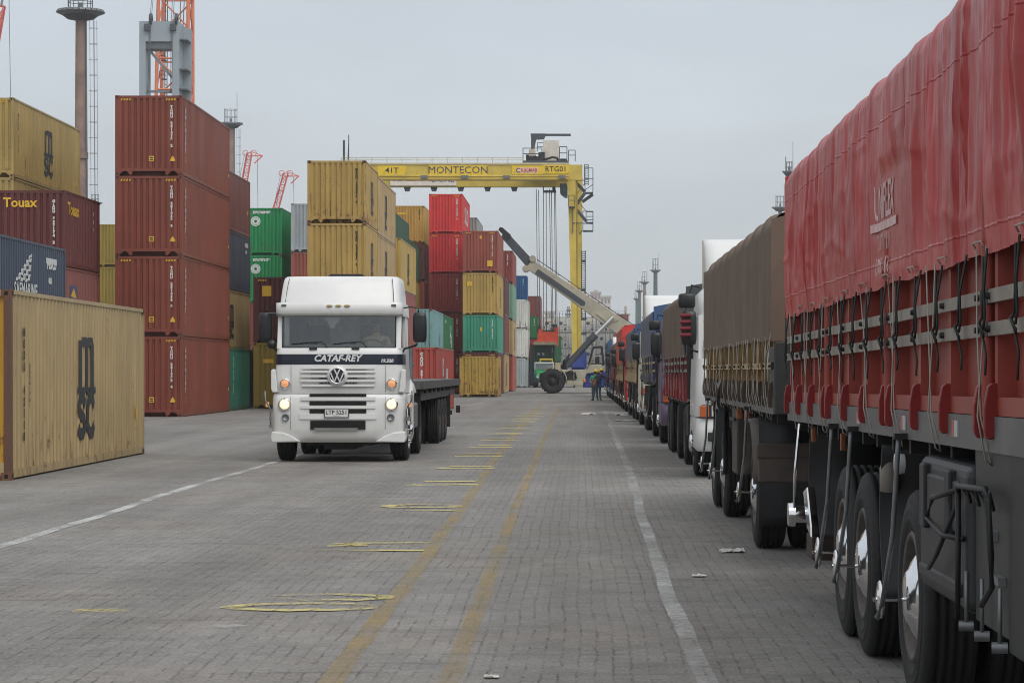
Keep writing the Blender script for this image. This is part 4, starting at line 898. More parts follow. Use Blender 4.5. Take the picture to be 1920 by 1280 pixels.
# driver behind the windscreen
t_, X0_, Y0_ = WT
J = dict(pelvis=(0,0,0), belly=(0,-.02,.14), chest=(0,-.05,.38), neckb=(0,-.06,.52), neck=(0,-.07,.58), jaw=(0,-.10,.63), head=(0,-.10,.72), crown=(0,-.09,.78),
         hipL=(-.1,-.05,-.02), hipR=(.1,-.05,-.02), kneeL=(-.14,-.45,.06), kneeR=(.14,-.45,.06), ankL=(-.14,-.5,-.35), ankR=(.14,-.5,-.35), toeL=(-.14,-.64,-.38), toeR=(.14,-.64,-.38),
         shL=(-.19,-.05,.45), shR=(.19,-.05,.45), elL=(-.27,-.25,.24), wrL=(-.2,-.43,.36), elR=(.27,-.25,.24), wrR=(.2,-.43,.36))
yel = mat('pale_yellow_shirt', (.62,.55,.33), .85)
j, e = skeleton(J)
def mf(c):
    if c.z > .56: return 2
    if c.y < -.36 and c.z > .2: return 2
    return 1 if c.z < .05 else 0
d_ = link('person', person_mesh(j, e, mf, [yel, denim, skin, shoe]), None, (X0_+.60, Y0_+1.22, 1.80)); tag(d_, 'person in pale yellow shirt driving the white flatbed truck', 'person')
face(d_, (0,-.10,.72), (0,-1,0)); q = MB(); q.lathe([(0,.095),(.05,.093),(.09,.06),(.10,0)], 16, (0,-.085,.74), ax='z'); q.build('hair', hairm, d_)
# ---------------------------------------------------------------- tarped grain trailers in the queue on the right
def tarp_mat(name, col, rough, spec=.5, var=.12, bump=.1, bscale=25):
    return mat(name, col, rough, 0, var, 1.3, 0, bump, bscale, 0, spec)
class Tarp:
    """a loose sheet over bows: x offset of its left side as a function of (y, z)"""
    def __init__(s, L, zb, zt, seed, amp, dens, bow=1.05, shear=0.0, lift=.05, pulls=0):
        s.pulls = pulls; s.flat = None
        s.L, s.zb, s.zt, s.amp, s.bow, s.sh, s.lift = L, zb, zt, amp, bow, shear, lift
        r = random.Random(seed); s.f = []; y = 0
        while y < L:
            y += r.uniform(.25, 1.6)/dens
            s.f.append((y, r.uniform(.010,.075), r.uniform(.2,1)*r.choice((1,1,1,-.8)), r.gauss(0,.06), r.uniform(0,1), r.uniform(.35,1.2)))
        s.seed = seed*7.3; s.ph = r.uniform(0, 1)
    def dx(s, y, z):
        t = (z-s.zb)/(s.zt-s.zb); o = 0
        for (yc, w, a, sl, tc, tw) in s.f:
            d = (y-yc-sl*(z-s.zb))/w
            if -3 < d < 3: o += a*math.exp(-d*d)*math.exp(-((t-tc)/tw)**2)
        if s.pulls and t < .7:
            k = y/s.L*s.pulls-.5
            for i in (math.floor(k), math.floor(k)+1):
                d = (y-(i+.5)*s.L/s.pulls)/(.03+.16*max(0, t)); o -= 1.1*math.exp(-d*d)*(1-t/.7)*(1 if i % 2 else .7)
        o += .32*noise.noise(Vector((y*2.2, z*.45, s.seed)))+.34*(1-2.2*abs(noise.noise(Vector((y*5+z*.6, z*.4, s.seed+5)))))+.22*(1-2.2*abs(noise.noise(Vector((y*13-z*1.1, z*.7, s.seed+9)))))+.10*noise.noise(Vector((y*31+z*2, z*1.2, s.seed+1)))
        c = abs(noise.noise(Vector((y*.9+z*1.1, z*1.3-y*.5, s.seed+3)))); o += .16*max(0, 1-c*9)+.05*noise.noise(Vector((y*3, z*7, s.seed)))
        if s.flat:
            y0, y1, z0, z1 = s.flat; q = min(1, max(0, min(y-y0, y1-y)/.35))*min(1, max(0, min(z-z0, z1-z)/.12)); o *= 1-.86*q*q*(3-2*q)
        return -o*s.amp*(.4+.6*min(1, max(0, (1-t))*2.2))*(.45+.55*min(1, max(0, t)*5))-.02
    def top(s, y):
        c = abs(((y/s.bow+s.ph) % 1)-.5)*2          # 1 on a bow, 0 half way between
        return s.zt+s.lift*(c**3-.4)+.02*noise.noise(Vector((y*1.7, 3, s.seed)))+s.sh*(s.L-y)
    def hem(s, y): return s.zb+.006*math.sin(y*5+s.seed)+.014*noise.noise(Vector((y*1.1, 1, s.seed)))+s.sh*(s.L-y)
    def mesh(s, ny, nz, w=2.5):
        mb = MB(); r = .13
        prof = [('s', i/nz) for i in range(nz+1)] + [('r', i/5) for i in range(1, 6)] + [('t', i/10) for i in range(1, 11)] + [('d', i/6) for i in range(1, 7)]
        def P(u, v):
            y = u*s.L; k, q = prof[int(round(v*(len(prof)-1)))]; zt = s.top(y); zb = s.hem(y); sg = s.sh*(s.L-y)
            if k == 's': z = zb+(zt-r-zb)*q; return (s.dx(y, z-sg), y, z)
            if k == 'r':
                a = q*math.pi/2; d = s.dx(y, zt-r-sg)*(1-q); return (d+r-r*math.cos(a), y, zt-r+r*math.sin(a))
            if k == 't': return (r+(w-r)*q, y, zt+.09*math.sin(math.pi*q))
            return (w+.02, y, zt-(zt-zb)*q)
        mb.grid(ny, len(prof)-1, P)
        for u in (0, 1):                            # end curtains
            y = u*s.L; zt = s.top(y); zb = s.hem(y)
            mb.grid(8, 6, lambda a, b: (-.03+(w+.02)*a, y+(-.012 if u == 0 else .012)+.02*math.sin(a*25), zb+(zt-.02-.045*max(0, 1-a*w/.15)**2-zb)*b+(.08*math.sin(math.pi*a)*b)))
        return mb
def grain_trailer(label, X, Y0, L, z, tarpm, gatem, bedm, bracketm, slatm, ropem, opt):
    """X left face, Y0 near end; z = dict(bed0, bed1, slats, zb, zt)"""
    t = thing('tarped_trailer', label, 'trailer', (X, Y0, 0), 0, opt.get('group'))
    sh = opt.get('shear', 0); zs = lambda y: sh*(L-y)
    fine = opt.get('fine', 1.0)
    T = Tarp(L-.02, z['zb'], z['zt'], opt.get('seed', 1), opt.get('amp', .03), opt.get('dens', 2), opt.get('bow', 1.05), sh, opt.get('lift', .05), opt.get('pulls', 0)); T.flat = opt.get('flat')
    tp = T.mesh(int(opt.get('ny', 200)), int(opt.get('nz', 30))).build('tarpaulin', tarpm, t, recalc=False)
    tp.location = (0, .01, 0)
    for (txt, size, y, zz_, sx) in opt.get('text', ()):
        me = text_mesh(txt, size, weight=size*.012); me.transform(Matrix.Scale(sx, 4, (1,0,0)))
        bm = bmesh.new(); bm.from_mesh(me); bmesh.ops.triangulate(bm, faces=bm.faces)
        for _ in range(1): bmesh.ops.subdivide_edges(bm, edges=[e for e in bm.edges if e.calc_length() > .03], cuts=2)
        bm.to_mesh(me); bm.free()
        for v in me.vertices:
            yy = y-v.co.x; z2 = zz_+v.co.y; v.co = (min(T.dx(yy+dy, z2+dz) for dy in (-.08,-.04,0,.04,.08) for dz in (-.05,0,.05))-.004, yy, z2+zs(yy))
        me.materials.clear(); me.materials.append(opt['textm']); link('lettering', me, tp)
    if opt.get('bar'):
        (y0, y1, z0, z1) = opt['bar']; q = MB(); q.grid(24, 2, lambda a, b: (min(T.dx(y0+(y1-y0)*a+dy, z0+(z1-z0)*b) for dy in (-.08,-.04,0,.04,.08))-.004, y0+(y1-y0)*a, z0+(z1-z0)*b+zs(y0))); q.build('printed_bar', opt['textm'], tp, recalc=False)
    # gates
    np_ = opt.get('panels', 4); pl = L/np_
    def sheared(mb): 
        mb.v = [(x, y, zz_+zs(y)) for x, y, zz_ in mb.v]; return mb
    g0, g1 = z['bed1'], z['zb']+.25
    stakes = []
    for i in range(np_):
        a, b = i*pl, (i+1)*pl
        q = MB(); q.box(.07,.10,a+.02,b-.02,g0,g1); 
        ns = opt.get('stakes', 4); ys = [a+.13+(b-a-.26)*k/(ns-1) for k in range(ns)]
        for k, y in enumerate(ys):
            stakes.append(y); w_ = .045
            q.prism([(y-w_,.075),(y-w_*.8,.0),(y+w_*.8,.0),(y+w_,.075)], lambda u, v, w2: (v, u, w2), g0+.075, g1)
        q.box(.0,.071,a+.02,b-.02,g0+.003,g0+.075); q.box(.02,.075,a+.02,a+.06,g0+.07,g1); q.box(.02,.075,b-.06,b-.02,g0+.07,g1)
        gt = sheared(q).build('side_gate', gatem, t)
        for zz_ in z['slats']:
            q = MB(); q.box(-.026,-.002,a+.06,b-.06,zz_-.027,zz_+.027); sl = sheared(q).build('slat', slatm, gt)
            if fine >= 1:
                for y in ys: q = MB(); q.cyl((-.025,y,zz_+zs(y)),(-.045,y,zz_+zs(y)),.016,.013,6); q.build('slat_bolt', M['dark_steel'], sl)
                for yy in (a+.03, b-.09): q = MB(); q.box(-.028,-.001,yy,yy+.06,zz_-.029+zs(yy),zz_+.029+zs(yy)); q.build('slat_cap', M['dark_steel'], sl)
        if opt.get('pipes', True) and i:
            q = MB(); q.cyl((-.005,a+.0,g0+zs(a)),(-.005,a,g1+zs(a)),.032,n=10); q.build('corner_post', gatem, t)
    if opt.get('brackets', True):
        for y in stakes:
            q = MB(); zt_ = z['bed1']+.13; zb_ = z['bed1']-.09; dp = opt.get('fin', .05)
            P = [(.004,zt_),(-.02,zt_),(-.035,zt_-.012),(-dp,zt_-.09),(-dp,zb_+.04)]+[(-dp/2-dp/2*math.cos(k*math.pi/6),zb_+.04-.04*math.sin(k*math.pi/6)) for k in range(1,6)]+[(.004,zb_+.03)]
            q.prism(P, lambda u, v, w2: (u, y+w2, v+zs(y)), -.022, .022); q.build('hinge_bracket', bracketm, t, bevel=.004 if fine >= 1 else 0, seg=1)
    # bed frame
    q = MB(); q.box(0,2.5,0,L,z['bed0']+.02,z['bed1']-.004); q.box(-.012,.0,0.003,L-.003,z['bed0'],z['bed1']); 
    sheared(q).build('bed_frame', bedm, t)
    q = MB(); q.box(2.42,2.5,0,L,g0,g1); q.box(.06,2.42,L-.06,L,g0,g1); q.box(.06,2.42,0,.06,g0,g1); sheared(q).build('end_gate', gatem, t)
    q = MB()
    for xx in (.72,1.65): q.box(xx,xx+.13,.2,L-.2,.86,z['bed0']+.018)
    for k in range(int(L/.7)): q.box(.05,2.45,.3+.7*k,.36+.7*k,z['bed0']-.08,z['bed0']+.018)
    for y in opt['wheels']: q.cyl((.3,y,.52),(2.2,y,.52),.075); q.box(.62,.75,y-.5,y+.5,.55,.80); q.box(1.75,1.88,y-.5,y+.5,.55,.80)
    sheared(q).build('chassis', M['dark_steel'], t)
    # wheels
    hub = opt.get('hub', 'cone')
    for y in opt['wheels']:
        Rw = opt.get('Rw', .52); wheel(t, .17, y, hub=hub, Rw=Rw); wheel(t, .50, y, tyre_only=True, Rw=Rw); wheel(t, 2.33, y, flip=True, Rw=Rw); wheel(t, 2.0, y, tyre_only=True, flip=True, Rw=Rw)
        if opt.get('pipes_air', True):
            zt_ = z['bed0']+zs(y); q = MB()
            q.tube([(-.05,y-.22,zt_+.03),(-.055,y-.2,zt_-.08),(-.07,y-.13,.85),(-.115,y-.07,.5),(-.135,y-.02,.435),(-.125,y+.01,.43)], .013, 7); q.build('air_pipe', M['steel'], t)
            q = MB(); q.lathe([(-.10,.0),(-.10,.08),(-.106,.094),(-.116,.096),(-.124,.088),(-.125,.06),(-.132,.05),(-.132,.0)], 28, (0,y+.02,.52)); q.cyl((-.15,y+.02,.52),(-.12,y+.02,.52),.012,n=8); q.cyl((-.1,y+.02,.52),(-.0,y+.02,.52),.010,n=8); q.build('air_hub', M['chrome'], t)
            q = MB(); q.box(-.075,.02,y-.25,y-.19,zt_+.0,zt_+.03); q.build('pipe_clip', M['dark_steel'], t)
    if opt.get('flaps', True):
        for y in opt['wheels'][::2]:
            q = MB(); q.grid(10, 1, lambda a, b: (.03+.62*b, y-.60-.07*math.sin(a*3.1), .24+1.0*a), sm=True); o = q.build('mudflap', M['black'], t, recalc=False); s_ = o.modifiers.new('th','SOLIDIFY'); s_.thickness = .02
    # ropes
    rr = random.Random(opt.get('seed', 1)+50)
    n_r = opt.get('ropes', 0)
    for k in range(n_r):
        y = L*(k+rr.uniform(-.06,.06)+.5)/n_r
        za, zb_ = T.hem(y)+.02, z['slats'][-1]+zs(y)
        q = MB(); q.tube([(T.dx(y, z['zb']+.03)-.012, y, za), (-.05, y+.015, (za+zb_)/2), (-.045, y+.02, zb_+.05), (-.05, y+.03, zb_)], .0055, 5)
        q.tube([(-.05, y+.025, za-.03), (-.052, y+.035, zb_+.04)], .005, 5)
        q.tube([(-.05,y+.07,zb_+.04),(-.07,y+.02,zb_+.02),(-.06,y-.04,zb_-.02),(-.05,y+.02,zb_-.03),(-.06,y+.05,zb_+.02)], .0065, 5)
        q.tube([(-.055,y+.02,zb_-.02),(-.045,y-.01,zb_-.1),(-.05,y-rr.uniform(.0,.08),zb_-rr.uniform(.12,.2))], .005, 5); q.build('tie_rope', ropem, t)
    for k in range(opt.get('cords', 0)):
        y = .15+(L-.3)*(k+rr.uniform(-.2,.2)+.5)/opt['cords']; y2 = y-rr.uniform(-.12,.22)
        zb_ = z['bed0']+zs(y2)-rr.uniform(.0,.05)
        q = MB(); q.tube([(T.dx(y, z['zb']+.03)-.01, y, T.hem(y)+.03), (-.046, y+(y2-y)*.35, z['slats'][-1]+zs(y)), (-.062, y2, z['bed1']+zs(y2)), (-.03, y2, zb_), (.0, y2+.03, zb_-.02)], .0038, 5)
        q.tube([(.0, y2+.03, zb_-.02), (-.04, y2+.06, z['bed1']+zs(y2)), (-.04, y2+.2+rr.uniform(-.1,.1), z['slats'][-1]+zs(y)), (T.dx(y+.2, z['zb']+.03)-.01, min(L-.03, y+.25), T.hem(y)+.03)], .0035, 5)
        q.build('lashing_cord', opt.get('cordm', M['cord']), t)
    return t, T
M['cord'] = mat('pale_cord', (.40,.37,.32), .8); M['dcord'] = mat('dark_green_elastic', (.018,.03,.028), .6); M['ycord'] = mat('yellow_brown_rope', (.20,.15,.06), .9)
def vinyl(name, col, rough):
    m, n, l, p = nt(name); tc = n.new('ShaderNodeTexCoord')
    def nz(scale, st, det=6, ro=.6, kind='FBM'):
        mp = n.new('ShaderNodeMapping'); mp.inputs['Scale'].default_value = st; l.new(tc.outputs['Object'], mp.inputs['Vector'])
        z = n.new('ShaderNodeTexNoise'); z.noise_type = kind; z.inputs['Scale'].default_value = scale; z.inputs['Detail'].default_value = det; z.inputs['Roughness'].default_value = ro; l.new(mp.outputs[0], z.inputs['Vector']); return z.outputs['Fac']
    def rng(src, a, b, c, d):
        r = n.new('ShaderNodeMapRange'); r.inputs[1].default_value = a; r.inputs[2].default_value = b; r.inputs[3].default_value = c; r.inputs[4].default_value = d; l.new(src, r.inputs[0]); return r.outputs[0]
    def op(o, a, b):
        q = n.new('ShaderNodeMath'); q.operation = o
        for i, v in enumerate((a, b)):
            if isinstance(v, float): q.inputs[i].default_value = v
            else: l.new(v, q.inputs[i])
        return q.outputs[0]
    sep = n.new('ShaderNodeSeparateXYZ'); l.new(tc.outputs['Object'], sep.inputs[0])
    stain = op('MULTIPLY', rng(nz(1.0, (1,3,.25)), .3, .75, 1.12, .78), rng(nz(.7, (1,1,1), 4), .3, .7, .9, 1.1))
    mx = n.new('ShaderNodeMix'); mx.data_type = 'RGBA'; mx.blend_type = 'MULTIPLY'; mx.inputs[0].default_value = 1; mx.inputs[6].default_value = (*col, 1); l.new(stain, mx.inputs[7])
    du = n.new('ShaderNodeMix'); du.data_type = 'RGBA'; du.inputs[7].default_value = (.30,.20,.18,1); l.new(mx.outputs[2], du.inputs[6])
    dust = op('MULTIPLY', rng(nz(3.0, (1,1,.5), 8, .75), .5, .72, 0, .38), rng(nz(.5, (1,1,1), 3), .35, .65, .2, 1))
    l.new(dust, du.inputs[0]); l.new(du.outputs[2], p.inputs['Base Color'])
    l.new(rng(nz(4, (1,1,.6)), .3, .7, rough-.08, rough+.16), p.inputs['Roughness']); p.inputs['Specular IOR Level'].default_value = .7
    # crisp vertical creases, slanting pulls and the weave; welded seams every 1.4 m
    cr = op('ADD', op('MULTIPLY', nz(1.0, (1,17,.5), 5, .65, 'RIDGED_MULTIFRACTAL'), .5), op('MULTIPLY', nz(2.2, (1,5,3.2), 4, .6, 'RIDGED_MULTIFRACTAL'), .25))
    sm = op('PINGPONG', sep.outputs[1], .7); seam = rng(sm, .0, .012, 1, 0)
    hs = rng(op('PINGPONG', sep.outputs[2], .37), .0, .008, .6, 0)
    h = op('ADD', cr, op('MULTIPLY', op('ADD', seam, hs), .25))
    bp = n.new('ShaderNodeBump'); bp.inputs['Strength'].default_value = .75; bp.inputs['Distance'].default_value = .03; l.new(h, bp.inputs['Height']); l.new(bp.outputs[0], p.inputs['Normal'])
    return m
red_tarp = vinyl('red_vinyl_tarp', S(172,36,32,1.0), .34)
brown_tarp = tarp_mat('brown_canvas_tarp', S(112,97,85,1.05), .85, .2, .18, .15, 60)
grey_tarp = tarp_mat('grey_canvas_tarp', S(120,112,110,1.1), .85, .2)
greyblue_tarp = tarp_mat('slate_canvas_tarp', S(100,102,112,1.1), .8, .2)
blue_tarp = tarp_mat('blue_vinyl_tarp', S(62,88,126,1.0), .45); redq_tarp = tarp_mat('red_front_tarp', S(200,56,52,1.0), .4); dgreen_tarp = tarp_mat('dark_green_tarp', S(70,76,74,1.0), .5)
red_gate = mat('red_gate_paint', S(150,60,46,1.0), .5, var=.25, scale=3, bump=.04, bscale=8); bracket_red = mat('red_bracket_paint', S(130,28,26,1.0), .45, var=.2)
bed_grey = mat('bed_grey_paint', S(98,96,96,1.0), .5, var=.3, scale=3); slat_metal = mat('weathered_slat', S(140,130,120,1.0), .55, .15, var=.3, scale=7)
wood_gate = mat('wooden_gate', S(150,122,84,1.0), .8, var=.45, scale=9); dark_bed = mat('dark_bed_frame', S(96,92,90,1.0), .6, var=.3); brown_br = mat('brown_bracket', S(70,58,50,1.0), .7, var=.3); slat_wood = mat('wooden_slat', S(176,150,112,1.0), .8, var=.3, scale=8)
maroon_gate = mat('maroon_gate_paint', S(150,34,42,1.0), .5, var=.2); blue_gate = mat('indigo_gate_paint', S(58,58,92,1.0), .6, var=.3, scale=5); cream_gate = mat('cream_gate_paint', S(206,180,134,1.0), .7, var=.25, scale=5)
tarp_print = mat('faded_white_print', S(214,176,172,1.0), .5, var=.35, scale=12)
grp = 'tarped trailers queued on the right'
RT, RTT = grain_trailer('long trailer under a glossy red tarp, red side gates, nearest on the right', 1.62, 6.7, 12.6, dict(bed0=1.282, bed1=1.422, slats=(1.89,1.762), zb=2.058, zt=3.235),
    red_tarp, red_gate, bed_grey, bracket_red, slat_metal, M['dcord'],
    dict(group=grp, shear=.0063, seed=3, amp=.034, dens=6.5, ny=900, nz=90, panels=4, ropes=19, pulls=19, cords=10, wheels=(5.8, 7.95, 9.05), Rw=.535, flaps=False, flat=(5.3,6.95,2.1,2.75), lift=.022, bow=1.55,
         text=(('UNIFLEX', .26, 6.35, 2.50, .74), ('T. 077 10110', .125, 6.4, 2.29, .78), ('T. 098 81158', .125, 6.4, 2.165, .78)), bar=(5.85, 6.85, 2.355, 2.40), textm=tarp_print))
def red_details(t):
    zs = lambda y: .0063*(12.6-y)
    # reflector plates
    for y in (3.9, 5.6, 7.6, 9.6):
        q = MB(); q.box(-.02,-.013,y,y+.09,1.325+zs(y),1.395+zs(y)); o = q.build('reflector', mat('reflector_white', (.5,.5,.52), .3), t)
        q = MB(); q.box(-.021,-.012,y+.092,y+.15,1.325+zs(y),1.395+zs(y)); q.build('reflector_red', mat('reflector_red', (.5,.08,.07), .3), o)
    # tool boxes: moulded plastic one and a flat steel one with a bar rack
    q = MB(); q.box(-.03,.5,3.55,5.0,.66,1.27); tb = q.build('tool_box', mat('grey_plastic', (.022,.022,.023), .55, var=.3, scale=4, bump=.08, bscale=80), t, bevel=.05, seg=3)
    q = MB(); q.box(-.045,-.02,3.75,4.85,.98,1.2); q.box(-.045,-.02,3.68,4.92,.72,.78); q.build('moulded_panel', mat('grey_plastic_dark', (.017,.017,.018), .5, var=.2), tb, bevel=.012)
    for y in (4.72, 3.95): q = MB(); q.box(-.06,-.02,y-.07,y+.07,.95,1.24); q.build('moulded_rib', M['black'], tb, bevel=.01)
    q = MB(); q.box(.0,.5,2.72,3.53,.645,1.36); sb = q.build('tool_box', mat('steel_box_paint', (.036,.035,.034), .55, .1, var=.25, scale=3), t, bevel=.008)
    q = MB(); q.box(-.004,.5,2.2,2.715,.60,1.37); q.build('dark_block', M['black'], t, bevel=.01)  # black block added to fill the dark space ahead of the steel box
    q = MB()
    q.tube([(-.06,3.6,1.17),(-.07,3.55,1.19),(-.07,2.86,1.21),(-.07,2.80,1.17),(-.06,2.78,.95),(-.055,2.80,.84),(-.075,2.92,.76)], .0125, 8)
    q.tube([(-.06,3.6,1.17),(-.06,3.62,.64)], .0125, 6); q.tube([(-.06,3.62,1.17),(-.11,4.0,1.12),(-.12,4.1,1.03),(-.09,3.85,.97),(-.04,3.6,.97)], .0125, 8); q.tube([(-.06,3.66,1.1),(-.1,3.95,.88),(-.09,4.25,.80)], .011, 6)
    for y in (3.42, 3.2, 3.0, 2.86): q.tube([(-.065,y+.04,1.19),(-.045,y,1.14),(-.04,y-.02,1.13)], .007, 5); q.tube([(-.065,y-.07,1.2),(-.04,y-.02,1.13)], .007, 5)
    rk = q.build('bar_rack', M['black'], sb)
    for y in (3.58, 3.18, 2.76): 
        q = MB(); q.tube([(-.03,y,.84),(-.03,y,.63)], .009, 6); q.cyl((-.06,y+.01,.615),(.0,y,.615),.022,n=10); q.build('rubber_stop', M['steel'], sb)
    q = MB(); q.box(-.02,0,2.98,3.12,1.0,1.04); q.build('latch', M['steel'], sb); q = MB(); q.box(-.03,.0,2.8,3.0,.845,.875); q.build('latch', M['steel'], sb)
    # white filler bottle and small lamp under the bed
    q = MB(); q.lathe([(0,.0),(0,.085),(.16,.09),(.24,.05),(.26,.05),(.30,.05),(.31,0)], 14, (0,0,0), ax='z'); q.build('water_bottle', mat('old_white_plastic', (.26,.235,.20), .55), t, (.09,7.1,1.0), (R(8),0,0)).scale = (.62,.62,.8)
    q = MB(); q.lathe([(0,0),(.0,.05),(.02,.055),(.05,.05)], 14, (0,0,0), ax='x'); q.build('side_lamp', M['lens'], t, (-.02,6.0,1.19))
    # lifted hub, rusty carrier box and bright bracket near the rear
    q = MB(); q.cyl((-.10,11.5,.62),(-.05,11.5,.62),.085,.09,18); q.cyl((-.05,11.5,.62),(.1,11.5,.62),.06); q.build('axle_hub', M['chrome'], t)
    q = MB(); q.prism([(11.3,.80),(11.0,.55),(10.7,.50),(10.72,.58),(11.02,.84)], lambda u, v, w: (w, u, v), -.01, .05); q.build('bright_bracket', M['chrome'], t, bevel=.01)
    q = MB(); q.tube([(-.06,11.45,.58),(-.06,11.4,.9),(-.03,11.35,1.28)], .012, 6); q.build('air_pipe', M['chrome'], t)
    q = MB(); q.box(.02,.5,10.9,11.35,.33,.50); q.build('carrier_box', mat('rusty_box', (.045,.024,.02), .75, var=.4), t, bevel=.01)
    for y in (10.95, 9.0):
        q = MB(); q.box(.02,.055,y,y+.03,1.16,1.27); q.build('marker_lamp', mat('orange_marker', (.30,.09,.03), .35), t, bevel=.008)
    # tall black splash guards between the wheels
    for y in (6.95, 11.2):
        q = MB(); q.grid(14, 1, lambda a, b: (.04+.6*b, y+.22*math.sin(a*2.6)-.05*a, .42+.84*a)); o = q.build('splash_guard', M['black'], t, recalc=False); s_ = o.modifiers.new('th','SOLIDIFY'); s_.thickness = .03
    # white staples along the hem
    for k in range(11):
        y = 1.2+k*1.0; q = MB(); x = RTT.dx(y, 2.1)-.012; zh = RTT.hem(y)+.05
        q.tube([(x+.005,y-.1,zh-.025),(x-.008,y-.1,zh),(x-.008,y+.1,zh),(x+.005,y+.1,zh-.025)], .004, 5); q.build('hem_staple', M['cord'], t)
red_details(RT)
BT, BTT = grain_trailer('brown canvas covered trailer with wooden stake gates just behind the red one', 1.62, 20.7, 11.2, dict(bed0=1.30, bed1=1.44, slats=(1.70,), zb=1.915, zt=2.99),
    brown_tarp, wood_gate, dark_bed, brown_br, slat_wood, M['ycord'],
    dict(group=grp, seed=11, amp=.026, dens=1.2, bow=1.3, ny=220, nz=30, panels=2, stakes=9, ropes=8, cords=15, wheels=(2.9, 7.95, 10.0), lift=.05, pipes=False, hub='cone'))
def brown_details(t):
    q = MB(); q.box(-.008,.05,-.02,.55,1.30,1.86); q.box(-.003,.6,-.03,.0,1.3,1.9); q.build('corner_cabinet', mat('dark_grey_paint', (.035,.037,.036), .55, var=.3), t, bevel=.01)
    fm = mat('dusty_mudguard', S(96,86,80,.9), .75, var=.3)
    q = MB(); q.grid(16, 6, lambda a, b: (-.02+.62*b, 2.9+.62*math.cos(math.pi*(.97-.92*a)), .56+.62*math.sin(math.pi*(.97-.92*a))+.03*math.sin(b*3.1))); o = q.build('mudguard', fm, t, recalc=False); s_ = o.modifiers.new('th','SOLIDIFY'); s_.thickness = .03
    q = MB(); q.box(.02,.55,2.2,2.26,.64,.9); q.box(.0,.6,2.18,2.25,.86,1.0); q.build('mudguard_flap', fm, t, bevel=.02)
    q = MB(); q.box(.02,.45,5.3,6.1,.58,1.27); b = q.build('tool_box', mat('brown_box', (.05,.038,.03), .65, var=.35), t, bevel=.02)
    q = MB(); q.box(-.01,.02,5.35,6.05,1.14,1.17); [q.cyl((.1+.09*k,5.28,.64),(.1+.09*k,5.28,.6),.02) for k in range(4)]; q.build('box_lip', M['black'], b)
    for y in (3.8, 5.0, 9.6):
        q = MB(); q.box(.0,.06,y,y+.03,1.17,1.29); q.build('marker_lamp', mat('orange_marker2', (.38,.11,.03), .35), t, bevel=.008)
    q = MB(); q.grid(6, 6, lambda a, b: (-.09-.03*math.sin(b*4+a*3), 6.6+.3*a+.08*b, 1.22+.33*b+.03*math.sin(a*6)), sm=False); o = q.build('plastic_bag', mat('grey_bag', (.22,.21,.21), .5), t, recalc=False)
    for y in (7.4, 9.45):
        q = MB(); q.grid(10, 1, lambda a, b: (.0+.05*b, y+.03*math.sin(a*4)+.10*b, .5+.78*a)); o = q.build('splash_guard', M['black'], t, recalc=False); s_ = o.modifiers.new('th','SOLIDIFY'); s_.thickness = .02
    q = MB(); q.tube([(-.02,.12,1.98),(-.06,.12,1.8),(-.06,.3,1.55)], .006, 5); q.tube([(-.02,.12,1.98),(-.06,.0,1.75),(-.06,-.02,1.6)], .006, 5); q.build('lashing_cord', M['cord'], t)
brown_details(BT)
